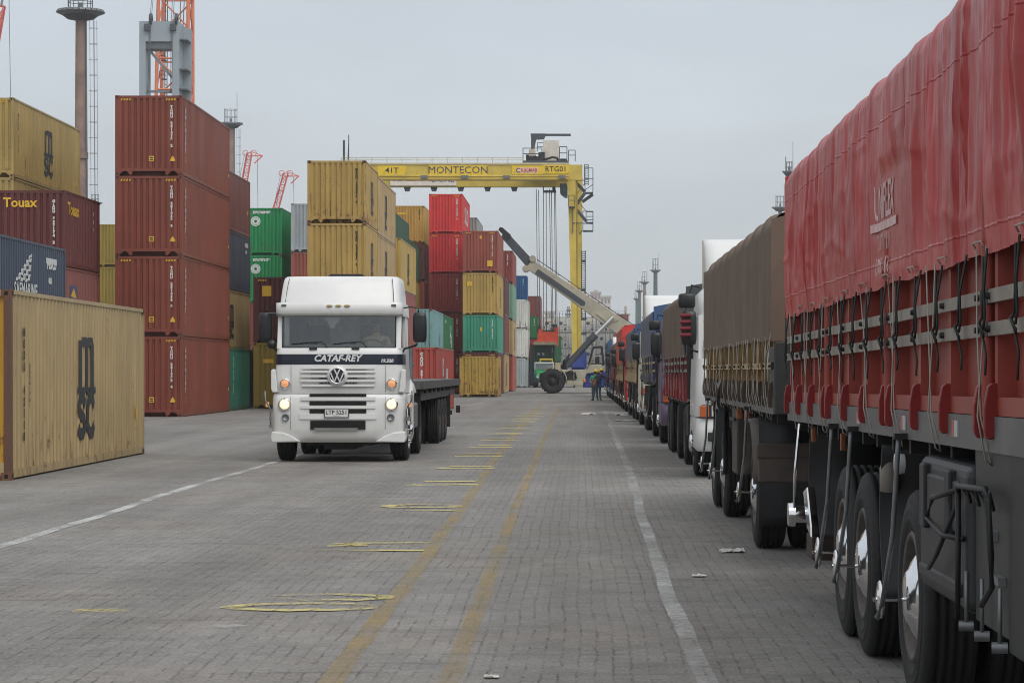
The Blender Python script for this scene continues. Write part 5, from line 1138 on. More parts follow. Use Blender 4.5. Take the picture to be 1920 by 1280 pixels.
# ---------------------------------------------------------------- truck cabs of the queue, fronts to the camera
def cab(label, X, Y, paint, z_top=2.95, deflector=None, mir=True, stripes=False, mirror_z=2.4, extra=None, low=.42, bump_m=None):
    t = thing('queued_truck', label, 'truck', (X, Y, 0), 0, 'trucks queued on the right')
    w = 2.45
    def lp(z, ins, yf, r=.14): return rloop(ins, w-ins, yf, 2.1, z, r, .10)
    q = MB(); q.loft([lp(.95,.0,.06), lp(1.0,.0,.02), lp(1.5,.01,.0), lp(1.85,.02,.02)], True, True); q.build('cab_body', paint, t)
    q = MB(); q.loft([lp(2.5,.06,.16), lp(2.6,.06,.16), lp(z_top-.12,.08,.2), lp(z_top,.2,.4,.2)], True, True); q.box(.05,w-.05,1.9,2.08,1.85,2.55)
    for s_ in (.05, w-.13): q.box(s_,s_+.08,.22,.32,1.85,2.52); q.box(s_,s_+.08,1.1,2.0,1.85,2.52)
    q.build('cab_roof', paint, t)
    q = MB(); q.grid(8, 2, lambda a, b: (.12+(w-.24)*a, .07+.12*b+.1*((a-.5)*2)**2, 1.85+.66*b)); q.build('windscreen', M['glass'], t, recalc=False)
    bm_ = bump_m or paint
    q = MB(); q.loft([lp(low,.04,.02), lp(low+.05,.0,-.05), lp(.8,.0,-.08), lp(.93,.01,-.04)], True, True); q.build('bumper', bm_, t)
    for xx in (.10, w-.42):
        q = MB(); q.box(xx,xx+.32,-.03,.1,.94,1.14); hl = q.build('headlight', M['black'], t, bevel=.01)
        q = MB(); q.box(xx+.14,xx+.30,-.04,-.028,.96,1.12); q.build('lens', M['lens'], hl, bevel=.01)
        q = MB(); q.box(xx-.04,xx+.10,-.045,.02,.95,1.13); q.build('indicator', mat('orange_indicator', (.42,.10,.03), .3), hl, bevel=.01)
        q = MB(); q.box(xx+.08,xx+.26,-.09,-.06,.58,.72); q.build('fog_lamp', M['black'], t, bevel=.02)
    q = MB()
    for k in range(5): q.box(.5,w-.5,-.012,.02,1.18+.12*k,1.24+.12*k)
    q.build('grille', M['black'], t)
    if deflector:
        dz, dm = deflector
        q = MB(); q.loft([[(x_, y_, z_) for x_, y_, _ in rloop(.2,w-.2,.5+k*.9*(1 if k < 1 else 1),2.1,0,.25,.2)] for k, z_ in ((0,z_top-.06),(.25,z_top+.3),(.6,dz-.12),(.85,dz-.02),(1.1,dz))], True, True); q.build('roof_deflector', dm, t)
    if mir:
        mirror(t, -.10, .22, mirror_z-.08, .52, .24, .16); mirror(t, -.13, .2, mirror_z+.34, .22, .26, .15, 'wide_mirror')
        q = MB(); q.tube([(.08,.35,mirror_z+.55),(-.05,.26,mirror_z+.58),(-.1,.24,mirror_z+.4)], .018, 6); q.build('mirror_arm', M['black'], t); q = MB(); q.tube([(.06,.3,mirror_z-.45),(-.06,.24,mirror_z-.42),(-.1,.24,mirror_z-.3)], .018, 6); q.build('mirror_arm', M['black'], t)
        if stripes:
            q = MB()
            for k in range(4): q.cyl((-.23,.12,mirror_z+.11-.1*k),(-.07,.09,mirror_z+.115-.1*k),.034,.03,10)
            q.build('mirror_stripe', mat('red_lens', (.16,.012,.02), .3), t)
    for s_ in (.17, w-.17): wheel(t, s_, 1.2, flip=(s_ > 1), dish='flat', hub='front', Wt=.3)
    q = MB(); q.box(.05,w-.05,.2,1.9,.62,1.0); q.box(.3,w-.3,.1,3.6,.5,.95); q.cyl((.3,1.2,.52),(2.1,1.2,.52),.07); q.build('chassis', M['dark_steel'], t)
    q = MB(); q.grid(10, 1, lambda a, b: (.0+.35*b, 1.2+.62*math.cos(math.pi*a), .52+.62*math.sin(math.pi*a))); o = q.build('wheel_arch', paint, t, recalc=False); s_ = o.modifiers.new('th','SOLIDIFY'); s_.thickness = .03
    q = MB(); q.cyl((.02,2.35,1.2),(.02,2.35,2.6),.06); q.box(-.02,.3,2.2,2.9,.6,1.1); q.build('air_intake', M['dark_steel'], t)
    if extra: extra(t)
    return t
def T(label, X, Y0, Y1, zb, zt, tm, gm, bm_, sm, seed, wheels, slats=(1.78,), bed=(1.2,1.32), hub='cone', panels=2, front=None, **k):
    L = Y1-Y0
    d = dict(group=grp, seed=seed, amp=.028, dens=1.6, ny=140, nz=18, panels=panels, stakes=5, ropes=8, cords=8, wheels=[L-y for y in wheels], lift=.03, pipes=False, hub=hub, fine=.5); d.update(k)
    t, _ = grain_trailer(label, X, Y0, L, dict(bed0=bed[0], bed1=bed[1], slats=slats, zb=zb, zt=zt), tm, gm, bm_, gm, sm, M['dcord'], d)
    if front:
        q = MB(); q.grid(8, 14, lambda a, b: (-.05-.015*math.sin(b*9), -.03+front[1]*a, zb+.05+(zt-zb)*b) if b < .9 else (.05+(b-.9)*22, -.03+front[1]*a, zt+.05+.14*math.sin((b-.9)*31))); q.grid(8, 6, lambda a, b: (-.04+2.55*a, -.05+.02*math.sin(a*30), zb+(zt+.03-zb)*b+.16*math.sin(math.pi*a)*b)); q.build('front_tarpaulin', front[0], t, recalc=False)
    return t
cab('white cab-over truck with big mirrors and red mirror stripes behind the brown trailer', 1.80, 38.5, M['white_paint'], 2.98, (3.76, M['white_paint']), True, True, 2.40)
T('trailer with wine red gates and brown tarp behind the white queued truck', 1.85, 42.4, 54.2, 1.90, 3.05, brown_tarp, maroon_gate, bed_grey, slat_metal, 21, (1.6,2.9,6.6,9.6), slats=(1.80,1.66), bed=(1.12,1.22), hub='plain', pipes_air=False, panels=3, front=(dgreen_tarp,1.0), amp=.04)
purple = mat('purple_cab_paint', S(106,92,116,1.0), .4, var=.12, coat=.3)
cab('purple cab-over truck with tall mirrors midway along the queue', 1.85, 56.6, purple, 2.95, None, True, False, 2.35, bump_m=purple)
T('trailer with indigo gates, slate tarp and blue front sheet behind the purple truck', 1.85, 60.6, 73.2, 2.03, 3.18, greyblue_tarp, blue_gate, dark_bed, slat_wood, 31, (1.6,2.9,9.5), slats=(1.86,1.66), bed=(1.36,1.46), front=(blue_tarp,2.0), cords=14)
cream = mat('cream_cab_paint', S(214,206,186,1.0), .45, var=.1)
cab('cream truck with high white roof deflector behind the purple truck', 1.85, 76.2, cream, 3.0, (4.0, M['white_paint']), True, False, 2.35)
T('trailer with cream wooden gates and slate tarp in mid queue', 1.85, 80.4, 97.0, 2.03, 3.12, greyblue_tarp, cream_gate, dark_bed, slat_wood, 41, (1.6,2.9,9.5,13.5), slats=(1.75,), bed=(1.26,1.36), front=(blue_tarp,2.4), cords=12, panels=3)
red_cab = mat('red_cab_paint', S(196,40,40,1.0), .4, var=.1, coat=.3)
cab('red truck with black mirrors in the far part of the queue', 1.85, 100.8, red_cab, 3.0, None, True, False, 2.4)
T('trailer under a bright red tarp in the far part of the queue', 1.85, 104.6, 121.0, 1.95, 3.55, redq_tarp, cream_gate, bed_grey, slat_metal, 51, (1.6,2.9,9,13), slats=(1.7,), panels=3, amp=.02, cords=6, ropes=5)
dk_cab = mat('maroon_cab_paint', S(110,40,44,1.0), .5, var=.1)
cab('maroon truck behind the red tarped trailer, near the workers', 1.85, 124.5, dk_cab, 2.9, None, True, False, 2.3)
T('low trailer with maroon gates near the workers', 1.85, 128.3, 146.0, 2.1, 3.1, brown_tarp, maroon_gate, bed_grey, slat_metal, 61, (1.6,2.9,9,14), slats=(1.8,), panels=3, cords=5, ropes=5)
blue_cab = mat('blue_cab_paint', S(44,70,140,1.0), .4, var=.1)
cab('blue truck with white roof at the far end of the queue', 1.85, 150.0, blue_cab, 3.1, (3.7, M['white_paint']), True, False, 2.3)
T('trailer under a faded blue tarp ending the queue', 1.85, 153.8, 170.0, 2.0, 3.55, blue_tarp, blue_gate, bed_grey, slat_metal, 71, (1.6,2.9,9,13), slats=(1.7,), panels=3, cords=4, ropes=4)
# ---------------------------------------------------------------- rubber-tyred gantry crane spanning the stacks
M['ryel'] = mat('crane_yellow', S(204,178,74,.95), .55, var=.22, scale=.6); M['dgrey'] = mat('dark_grey_paint2', S(66,72,78,1.0), .55, var=.2); M['galv'] = mat('galvanised', S(110,114,118,1.0), .55, .3, var=.2)
M['beige'] = mat('reach_beige', S(192,186,166,.74), .55, var=.2, scale=1.5); M['cream_pipe'] = mat('cream_rail', S(196,184,150,1.0), .6); M['crane_blue'] = mat('crane_blue', S(36,56,130,1.0), .5, var=.2)
M['orange'] = mat('crane_orange', S(222,124,84,.95), .5, var=.15, scale=.5); M['redorange'] = mat('boom_red', S(214,92,78,1.0), .5, var=.1); M['hoist'] = mat('spreader_orange', S(212,74,40,1.0), .5, var=.2)
M['cable'] = mat('steel_cable', S(120,126,132,1.0), .6); M['sign_y'] = mat('sign_yellow', S(222,188,34,1.0), .5, var=.08)
def rail(mb, pts, h=1.1, r=.035, n_post=6):
    pts = [Vector(p) for p in pts]
    for k in (h, h*.55): mb.tube([p+Vector((0,0,k)) for p in pts], r, 4)
    for a, b in zip(pts, pts[1:]):
        m_ = max(1, int((b-a).length/1.5))
        for i in range(m_+1): p = a.lerp(b, i/m_); mb.cyl(p, p+Vector((0,0,h)), r, n=4)
def gantry():
    Y = 250.0; x = lambda px: XA(px, Y); z = lambda py: ZA(py, Y)
    t = thing('gantry_crane', 'yellow rubber-tyred gantry crane with lettered beam spanning over the container stacks', 'crane', (x(1077), Y, 0))
    ox = x(1077); X = lambda px: x(px)-ox
    xl = X(640)
    ry = M['ryel']
    q = MB(); q.box(xl, X(1092), 0, 1.2, z(337.5), z(309)); q.box(xl, X(1066), -.5, 0, z(337.5), z(335.5)); g1 = q.build('front_girder', ry, t)
    q = MB(); q.tube([(xl,-.5,z(331)),(X(1066),-.5,z(331))], .12, 6); 
    for k in range(22): xx = xl+(X(1066)-xl)*k/21; q.cyl((xx,-.5,z(335)),(xx,-.5,z(322)),.05,n=5)
    q.build('walkway_rail', ry, g1)
    q = MB(); q.box(xl, X(1068), -.1, 1.3, z(309), z(305.5)); q.build('top_rail', M['cream_pipe'], g1)
    q = MB(); rail(q, [(xl,.2,z(305.5)),(X(980),.2,z(305.5))], .55, .03); q.build('top_handrail', M['cream_pipe'], g1)
    q = MB(); q.box(xl, X(1092), 8.5, 9.7, 20.62, 22.2); g2 = q.build('rear_girder', ry, t)
    for k in range(6):
        q = MB(); xx = X(700)+(X(960)-X(700))*k/5; q.prism([(-.35,0),(.35,0),(.22,-.42),(-.22,-.42)], lambda u, v, w: (xx+u, w, 20.6+v), 8.7, 9.3); q.build('flood_lamp', M['dgrey'], g2)
    for px in (796,872,950,1054):
        q = MB(); q.box(X(px)-.35,X(px)+.35,-.75,-.45,z(335.5),z(330)); q.build('flood_lamp', M['galv'], g1)
    def sign(x0, x1, y0, y1, s, size, m, sx=1.0, mm='sign_y', par=g1, yy=-.08, weight=.02):
        q = MB(); q.box(X(x0), X(x1), yy, yy+.07, z(y1), z(y0)); b = q.build('sign_panel', M[mm], par)
        if s: text(s, size, M[m], b, ((X(x0)+X(x1))/2, yy-.02, (z(y0)+z(y1))/2), FRONT, sx=sx, weight=weight)
        return b
    sign(708,762,311,329,'41T',.72,'black_mark',1.15,weight=.008)
    sign(804,914,310.5,328.5,'MONTECON',.98,'navy_mark',1.06,weight=0)
    b = sign(960,1016,311,327.5,'',1,'red_mark'); 
    q = MB(); q.add([(X(968),-.1,z(324.5)),(X(1009),-.1,z(324.5)),(X(1009),-.1,z(314.5)),(X(968),-.1,z(314.5))], [(0,1,2,3)]); q.build('logo_panel', mat('sign_pink', S(226,190,176,1.0)), b, recalc=False)
    text('KALMAR', .5, M['red_mark'], b, (X(992), -.12, z(319.5)), FRONT, sx=.85, weight=.008)
    q = MB(); P = lambda u, v: (X(972.5)+u, -.12, z(319.5)+v); q.stroke([(.2*math.cos(k*math.pi/8), .2*math.sin(k*math.pi/8)) for k in range(2, 15)], .08, P); q.build('logo', M['black_mark'], b, recalc=False)
    sign(1016.6,1068,309,326,'RTG01',.74,'black_mark',1.0,weight=.006)
    q = MB(); q.box(X(720), X(848), 8.3, 8.45, 20.72, 22.0); b2 = q.build('sign_panel', mat('sign_white', S(222,214,204,1.0)), g2)
    text('KALMAR', .7, M['red_mark'], b2, (X(768), 8.27, 21.42), FRONT, sx=1.7, weight=.01); text('E-ONE', .62, M['black_mark'], b2, (X(822), 8.27, 21.3), FRONT, sx=1.3)
    # legs
    for nm, yy, (a0, a1), (b0, b1) in (('front_leg', 0, (1064,1079), (1073,1082)), ('rear_leg', 8.4, (1080,1092.5), (1081,1090))):
        d = Y+yy; s = d/Y
        q = MB()
        top = 21.5; 
        v = [(X(a0)*1, yy+.04, top), (X(a1), yy+.04, top), (X(a1), yy+1.15, top), (X(a0), yy+1.15, top), (X(b0), yy, 3.0), (X(b1), yy, 3.0), (X(b1), yy+1.3, 3.0), (X(b0), yy+1.3, 3.0)]
        q.add(v, [(0,1,2,3),(7,6,5,4),(0,4,5,1),(1,5,6,2),(2,6,7,3),(3,7,4,0)]); leg = q.build('leg', ry, t)
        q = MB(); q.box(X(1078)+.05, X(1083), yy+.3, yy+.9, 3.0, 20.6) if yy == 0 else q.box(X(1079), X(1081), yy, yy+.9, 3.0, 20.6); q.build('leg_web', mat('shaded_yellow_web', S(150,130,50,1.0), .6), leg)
        q = MB(); q.add([(xl+a, yy+b, c) for c in (3.0, 20.6) for a, b in ((0,0),(1,0),(1,1.3),(0,1.3))], [(0,1,2,3),(7,6,5,4),(0,4,5,1),(1,5,6,2),(2,6,7,3),(3,7,4,0)]); q.build('leg', ry, t)
    # curved knee from girder to leg
    q = MB(); q.prism([(X(1040),z(337)),(X(1064),z(337)),(X(1064.5),z(352)),(X(1062),z(343)),(X(1054),z(339))], lambda u, v, w: (u, w, v), .05, 1.1); q.build('knee_plate', ry, t)
    q = MB(); q.prism([(X(1078),z(302)),(X(1084),z(301)),(X(1092),z(309)),(X(1092),z(335)),(X(1078),z(335))], lambda u, v, w: (u, w, v), 8.4, 9.6); q.build('end_tie', ry, t)
    # sills, bogies and wheels
    for xx in (X(1081), xl+.5):
        q = MB(); q.box(xx-.7, xx+.7, -2, 11.5, 2.0, 3.05); q.build('sill_beam', M['crane_blue'], t)
        for yy in (-1.2, .9, 8.6, 10.7):
            q = MB(); q.lathe([(-.3,.35),(-.32,.55),(-.24,.75),(.24,.75),(.32,.55),(.3,.35),(-.1,.3),(-.1,0)], 20, (xx, yy, .75)); q.build('wheel', M['tyre'], t)
        for yy in (-.15, 9.65): q = MB(); q.box(xx-.5, xx+.5, yy-1.3, yy+1.3, 1.3, 2.0); q.build('bogie', M['crane_blue'], t)
    q = MB(); q.box(X(1084), X(1100), 2, 6.5, 1.2, 3.6); q.build('engine_house', M['crane_blue'], t)
    # trolley and machinery on top
    q = MB(); q.box(X(980), X(1066), .2, 9, z(305), z(301)); tr = q.build('trolley', M['dgrey'], t)
    q = MB(); q.box(X(1017), X(1048), 2, 5, z(302), z(276)); q.box(X(1018), X(1047.5), 2.01, 4.9, z(276), z(260)); q.build('machinery_house', mat('house_white', S(206,198,186,1.0), .5, var=.25, scale=1), tr)
    q = MB(); q.box(X(991), X(1003), 1.5, 3, z(291), z(277)); q.build('control_cabinet', mat('cab_beige', S(190,176,160,1.0)), tr, bevel=.08)
    q = MB()
    rr = random.Random(4)
    for k in range(16): a = X(984+rr.uniform(0,30)); zz_ = rr.uniform(.2,1.1); q.box(a, a+rr.uniform(.2,.7), rr.uniform(1,3), 4, z(301), z(301)+zz_)
    q.box(X(1050),X(1062),1,3,z(301),z(296)); q.tube([(X(1012),1,z(300)),(X(1025),.8,z(297)),(X(1036),.8,z(293.5)),(X(1044),.9,z(295)),(X(1047),1,z(300))], .13, 6); q.build('hoist_gear', M['black'], tr)
    q = MB(); q.prism([(X(995),z(281)),(X(1000),z(281)),(X(1004.5),z(257.5)),(X(1019),z(257)),(X(1022),z(252)),(X(1022),z(247)),(X(994),z(247)),(X(995),z(258))], lambda u, v, w: (u, w, v), 2, 2.8); q.box(X(1022), X(1070), 2.2, 2.6, z(251), z(247)); q.build('jib_arm', M['dgrey'], tr)
    q = MB(); rail(q, [(X(980.5),.3,z(301)),(X(1016),.3,z(301))], 1.25, .04); rail(q, [(X(1049),.3,z(301)),(X(1063),.3,z(301))], 1.4, .04); rail(q, [(X(1066),.3,z(302)),(X(1078.5),.3,z(302))], 1.1, .04); rail(q, [(X(1006),5,z(276)),(X(1018),5,z(276))], .9, .03); q.build('trolley_rail', M['dgrey'], tr)
    # operator cab and hanging frame
    q = MB(); q.prism([(X(1050),z(340)),(X(1064),z(340)),(X(1064),z(366)),(X(1058),z(365)),(X(1051),z(359))], lambda u, v, w: (u, w, v), 3, 5); oc = q.build('operator_cab', mat('cab_green_glass', S(60,78,76,1.0), .15), t)
    q = MB(); q.bar((X(1051),2.95,z(359)),(X(1058),2.95,z(365)),.12,.12); q.bar((X(1056),2.95,z(341)),(X(1058),2.95,z(365)),.1,.1); q.bar((X(1050),2.95,z(341)),(X(1051),2.95,z(359)),.1,.1); q.build('cab_frame', M['dgrey'], oc)
    q = MB(); q.box(X(1018),X(1042),3,5,z(355),z(353)); q.bar((X(1018),3,z(354)),(X(1018),3,z(346)),.1,.1); q.box(X(1035),X(1041),3,4,z(353),z(346)); q.build('sheave_frame', M['black'], t)
    # hoist cables (end at the spreader, a thing of its own)
    q = MB()
    for a, b, yy in ((1004.5,1008,3.2),(1008.5,1011,4.6),(1018,1018,3.2),(1023,1023.5,4.4),(1029.5,1034,3.2),(1033,1036,4.6),(1039,1041.5,3.4),(1041,1044,4.6)):
        q.tube([(X(a),yy,z(350)),(X(b),yy,z(622))], .035, 4)
    q.build('hoist_cable', M['cable'], t)
    # stairs and platforms on the right leg
    q = MB(); dk = M['dgrey']
    def plat(x0, x1, py, yy=1.5, h=1.3):
        q.box(X(x0), X(x1), yy, yy+1.6, z(py+2), z(py)); rail(q, [(X(x0),yy,z(py)),(X(x1),yy,z(py))], h, .035); rail(q, [(X(x1),yy,z(py)),(X(x1),yy+1.6,z(py))], h, .035)
    plat(1097,1112,358,1.5,2.4); plat(1093,1112,430,1.5,1.9); plat(1066,1078,388,-.8,1.1); plat(1099,1112,414.5,1.5,1.0)
    def flight(x0, y0, x1, y1, yy):
        q.bar((X(x0),yy,z(y0)),(X(x1),yy,z(y1)),.1,.32); q.bar((X(x0),yy,z(y0)+1),(X(x1),yy,z(y1)+1),.05,.06)
    flight(1072,333,1097,358,1.4); flight(1097,360,1078,386,1.4); flight(1078,388,1100,414,1.4); flight(1112,362,1092,376,2.0)
    q.bar((X(1092),1.6,z(430)),(X(1086),1.6,z(438)),.1,.1); q.bar((X(1074),-.1,z(392)),(X(1074),-.1,z(438)),.07,.07); q.bar((X(1085.5),-.1,z(418)),(X(1085.5),-.1,z(438)),.07,.07); q.bar((X(1074),-.1,z(418)),(X(1112),1.4,z(418)),.09,.09)
    q.build('stairway', dk, t)
    q = MB()
    for a in (1090.5, 1097.5): q.cyl((X(a),2,z(600)),(X(a),2,z(468)),.05,n=5); q.cyl((X(a)+.3,2,z(345)),(X(a)+.3,2,z(305)),.04,n=5)
    for k in range(34): q.cyl((X(1090.5),2,z(470+k*3.9)),(X(1097.5),2,z(470+k*3.9)),.035,n=4)
    for k in range(10): q.cyl((X(1090.5)+.3,2,z(306+k*4)),(X(1097.5)+.3,2,z(306+k*4)),.03,n=4)
    q.box(X(1090),X(1098.5),1.7,3,z(490),z(486)); q.box(X(1090),X(1098.5),1.7,3,z(543),z(539)); q.box(X(1090),X(1100),1.7,3,z(598),z(594)); q.box(X(1090),X(1100),1.7,3,z(627),z(622)); q.build('ladder', dk, t)
    # masts at the far left end
    q = MB(); q.cyl((X(644),.5,22),(X(644),.5,z(262)),.12,n=6); q.cyl((X(653),.5,22),(X(653),.5,z(252)),.05,n=5); q.cyl((X(653),.5,z(268)),(X(651.5),.5,z(298)),.05,n=4); q.build('beacon_mast', dk, t)
    return t
gantry()
def spreader():
    Y = 254.0; x = lambda px: XA(px, Y)-XA(1026, Y); z = lambda py: ZA(py, Y)
    t = thing('cable_spreader', 'orange cable-hung spreader lowered onto the dark green container', 'spreader', (XA(1026,Y), Y, 0))
    q = MB(); q.box(x(1003.5), x(1047), -.3, 1.4, z(645), z(637)); q.box(x(1008), x(1043), -.4, 1.5, z(637), z(622)); q.box(x(1010), x(1020), -.4, 1.6, z(622), z(617)); q.box(x(1038), x(1047), -.2, 1.6, z(645), z(614)); q.prism([(x(1003),z(645)),(x(1008),z(636)),(x(1043),z(636)),(x(1048),z(645))], lambda u, v, w: (u, w, v), -.55, 0); q.build('head_block', M['hoist'], t)
    q = MB(); q.box(x(1000.5), x(1048), -.75, -.45, z(646.5), z(641)); q.build('checker_beam', mat('checker_beam', S(150,140,110,1.0), .6, var=.5, scale=9), t)
    q = MB(); q.bar((x(1023),.4,z(604)),(x(1020),.4,z(618)),.06,.06); q.bar((x(1034),.4,z(604)),(x(1038),.4,z(618)),.06,.06); q.bar((x(1023),.4,z(604)),(x(1034),.4,z(604)),.06,.06); q.lathe([(-.2,.3),(-.2,.42),(.2,.42),(.2,.3)], 14, (x(1041),.5,z(615))); q.lathe([(-.2,.3),(-.2,.42),(.2,.42),(.2,.3)], 14, (x(1011),.5,z(618))); q.box(x(1018),x(1040),-.35,.2,z(622),z(619)); q.build('sheave_block', M['dark_steel'], t)
    q = MB(); q.box(x(1043.5),x(1046.5),-.8,-.5,z(650),z(641)); q.build('flipper', M['hoist'], t)
spreader()
tc_ = container(XA(1040,255), 255, 1.70, L20, 2.62, S(40,82,66,K), -.02, 'dark green container on the green truck under the orange spreader', [label_at(-1.75,-1.5,1.55,1.8,'white_mark'), label_at(-1.3,-1.05,1.55,1.8,'white_mark'), vnum('4210', size=.14, top=.3, x=-.25)], None, 0, False)
def green_truck():
    Y = 249.5; x = lambda px: XA(px, Y)-XA(1020, Y); z = lambda py: ZA(py, Y)
    t = thing('bonneted_truck', 'old green bonneted truck with white cab roof facing us below the hanging spreader', 'truck', (XA(1020,Y), Y, 0))
    gp = mat('green_truck_paint', S(40,140,84,1.0), .4, var=.15)
    q = MB(); q.loft([[(sx*1.02, 1.0, .9) for sx in (-1,1)]+[(1.02,3.0,.9),(-1.02,3.0,.9)], [(-1.0,1.0,1.75),(1.0,1.0,1.75),(1.0,3.0,1.75),(-1.0,3.0,1.75)]], True, True, 0, False)
    q.box(-.98,.98,1.05,3,1.75,1.8); q.build('cab_body', gp, t, bevel=.06)
    q = MB(); q.box(-.98,.98,1.1,2.9,2.38,2.52); [q.box(s-.05,s+.05,1.1,1.25,1.75,2.4) for s in (-.93,.93)]; q.box(-.98,.98,2.8,2.9,1.75,2.4); q.build('cab_roof', M['white_paint'], t, bevel=.05)
    q = MB(); q.add([(-.9,1.12,1.78),(.9,1.12,1.78),(.9,1.18,2.38),(-.9,1.18,2.38)], [(0,1,2,3)]); q.build('windscreen', M['glass'], t, recalc=False)
    q = MB(); q.loft([[(-.85,-.1,.85),(.85,-.1,.85),(1.0,1.1,.85),(-1.0,1.1,.85)], [(-.8,-.1,1.25),(.8,-.1,1.25),(.98,1.1,1.45),(-.98,1.1,1.45)], [(-.55,.1,1.42),(.55,.1,1.42),(.85,1.1,1.7),(-.85,1.1,1.7)]], True, True, 0, False); q.build('bonnet', gp, t, bevel=.08)
    q = MB(); q.box(-1.1,1.1,-.35,-.15,.5,.78); q.box(-.45,.45,-.13,-.09,.85,1.2); q.build('bumper', M['dark_steel'], t)
    for s in (-1,1):
        q = MB(); q.lathe([(.05,.13),(-.03,.13),(-.05,.0)], 14, (0,0,0), ax='y'); q.build('headlight', M['lens'], t, (s*.66,-.12,1.02))
        wheel(t, s*.95, .7, flip=(s > 0), dish='flat'); wheel(t, s*.9, 5.5, flip=(s > 0)); wheel(t, s*.9, 10.5, flip=(s > 0))
    q = MB(); q.box(-.25,.25,-.37,-.34,.58,.72); q.build('number_plate', M['plate'], t)
    q = MB(); q.box(-.5,-.35,.2,12,.8,1.1); q.box(.35,.5,.2,12,.8,1.1); q.box(-1.2,1.2,3.6,12,1.5,1.68); q.build('flat_bed', M['dark_steel'], t)
    q = MB(); a, b = x(1012), x(1035); q.bar((a,3.1,z(682)),(a,3.1,z(672)),.1,.1); q.bar((b,3.1,z(682)),(b,3.1,z(672)),.1,.1); q.bar((a,3.1,z(673)),(b,3.1,z(673)),.14,.14); q.build('roof_frame', M['sign_y'], t)
green_truck()
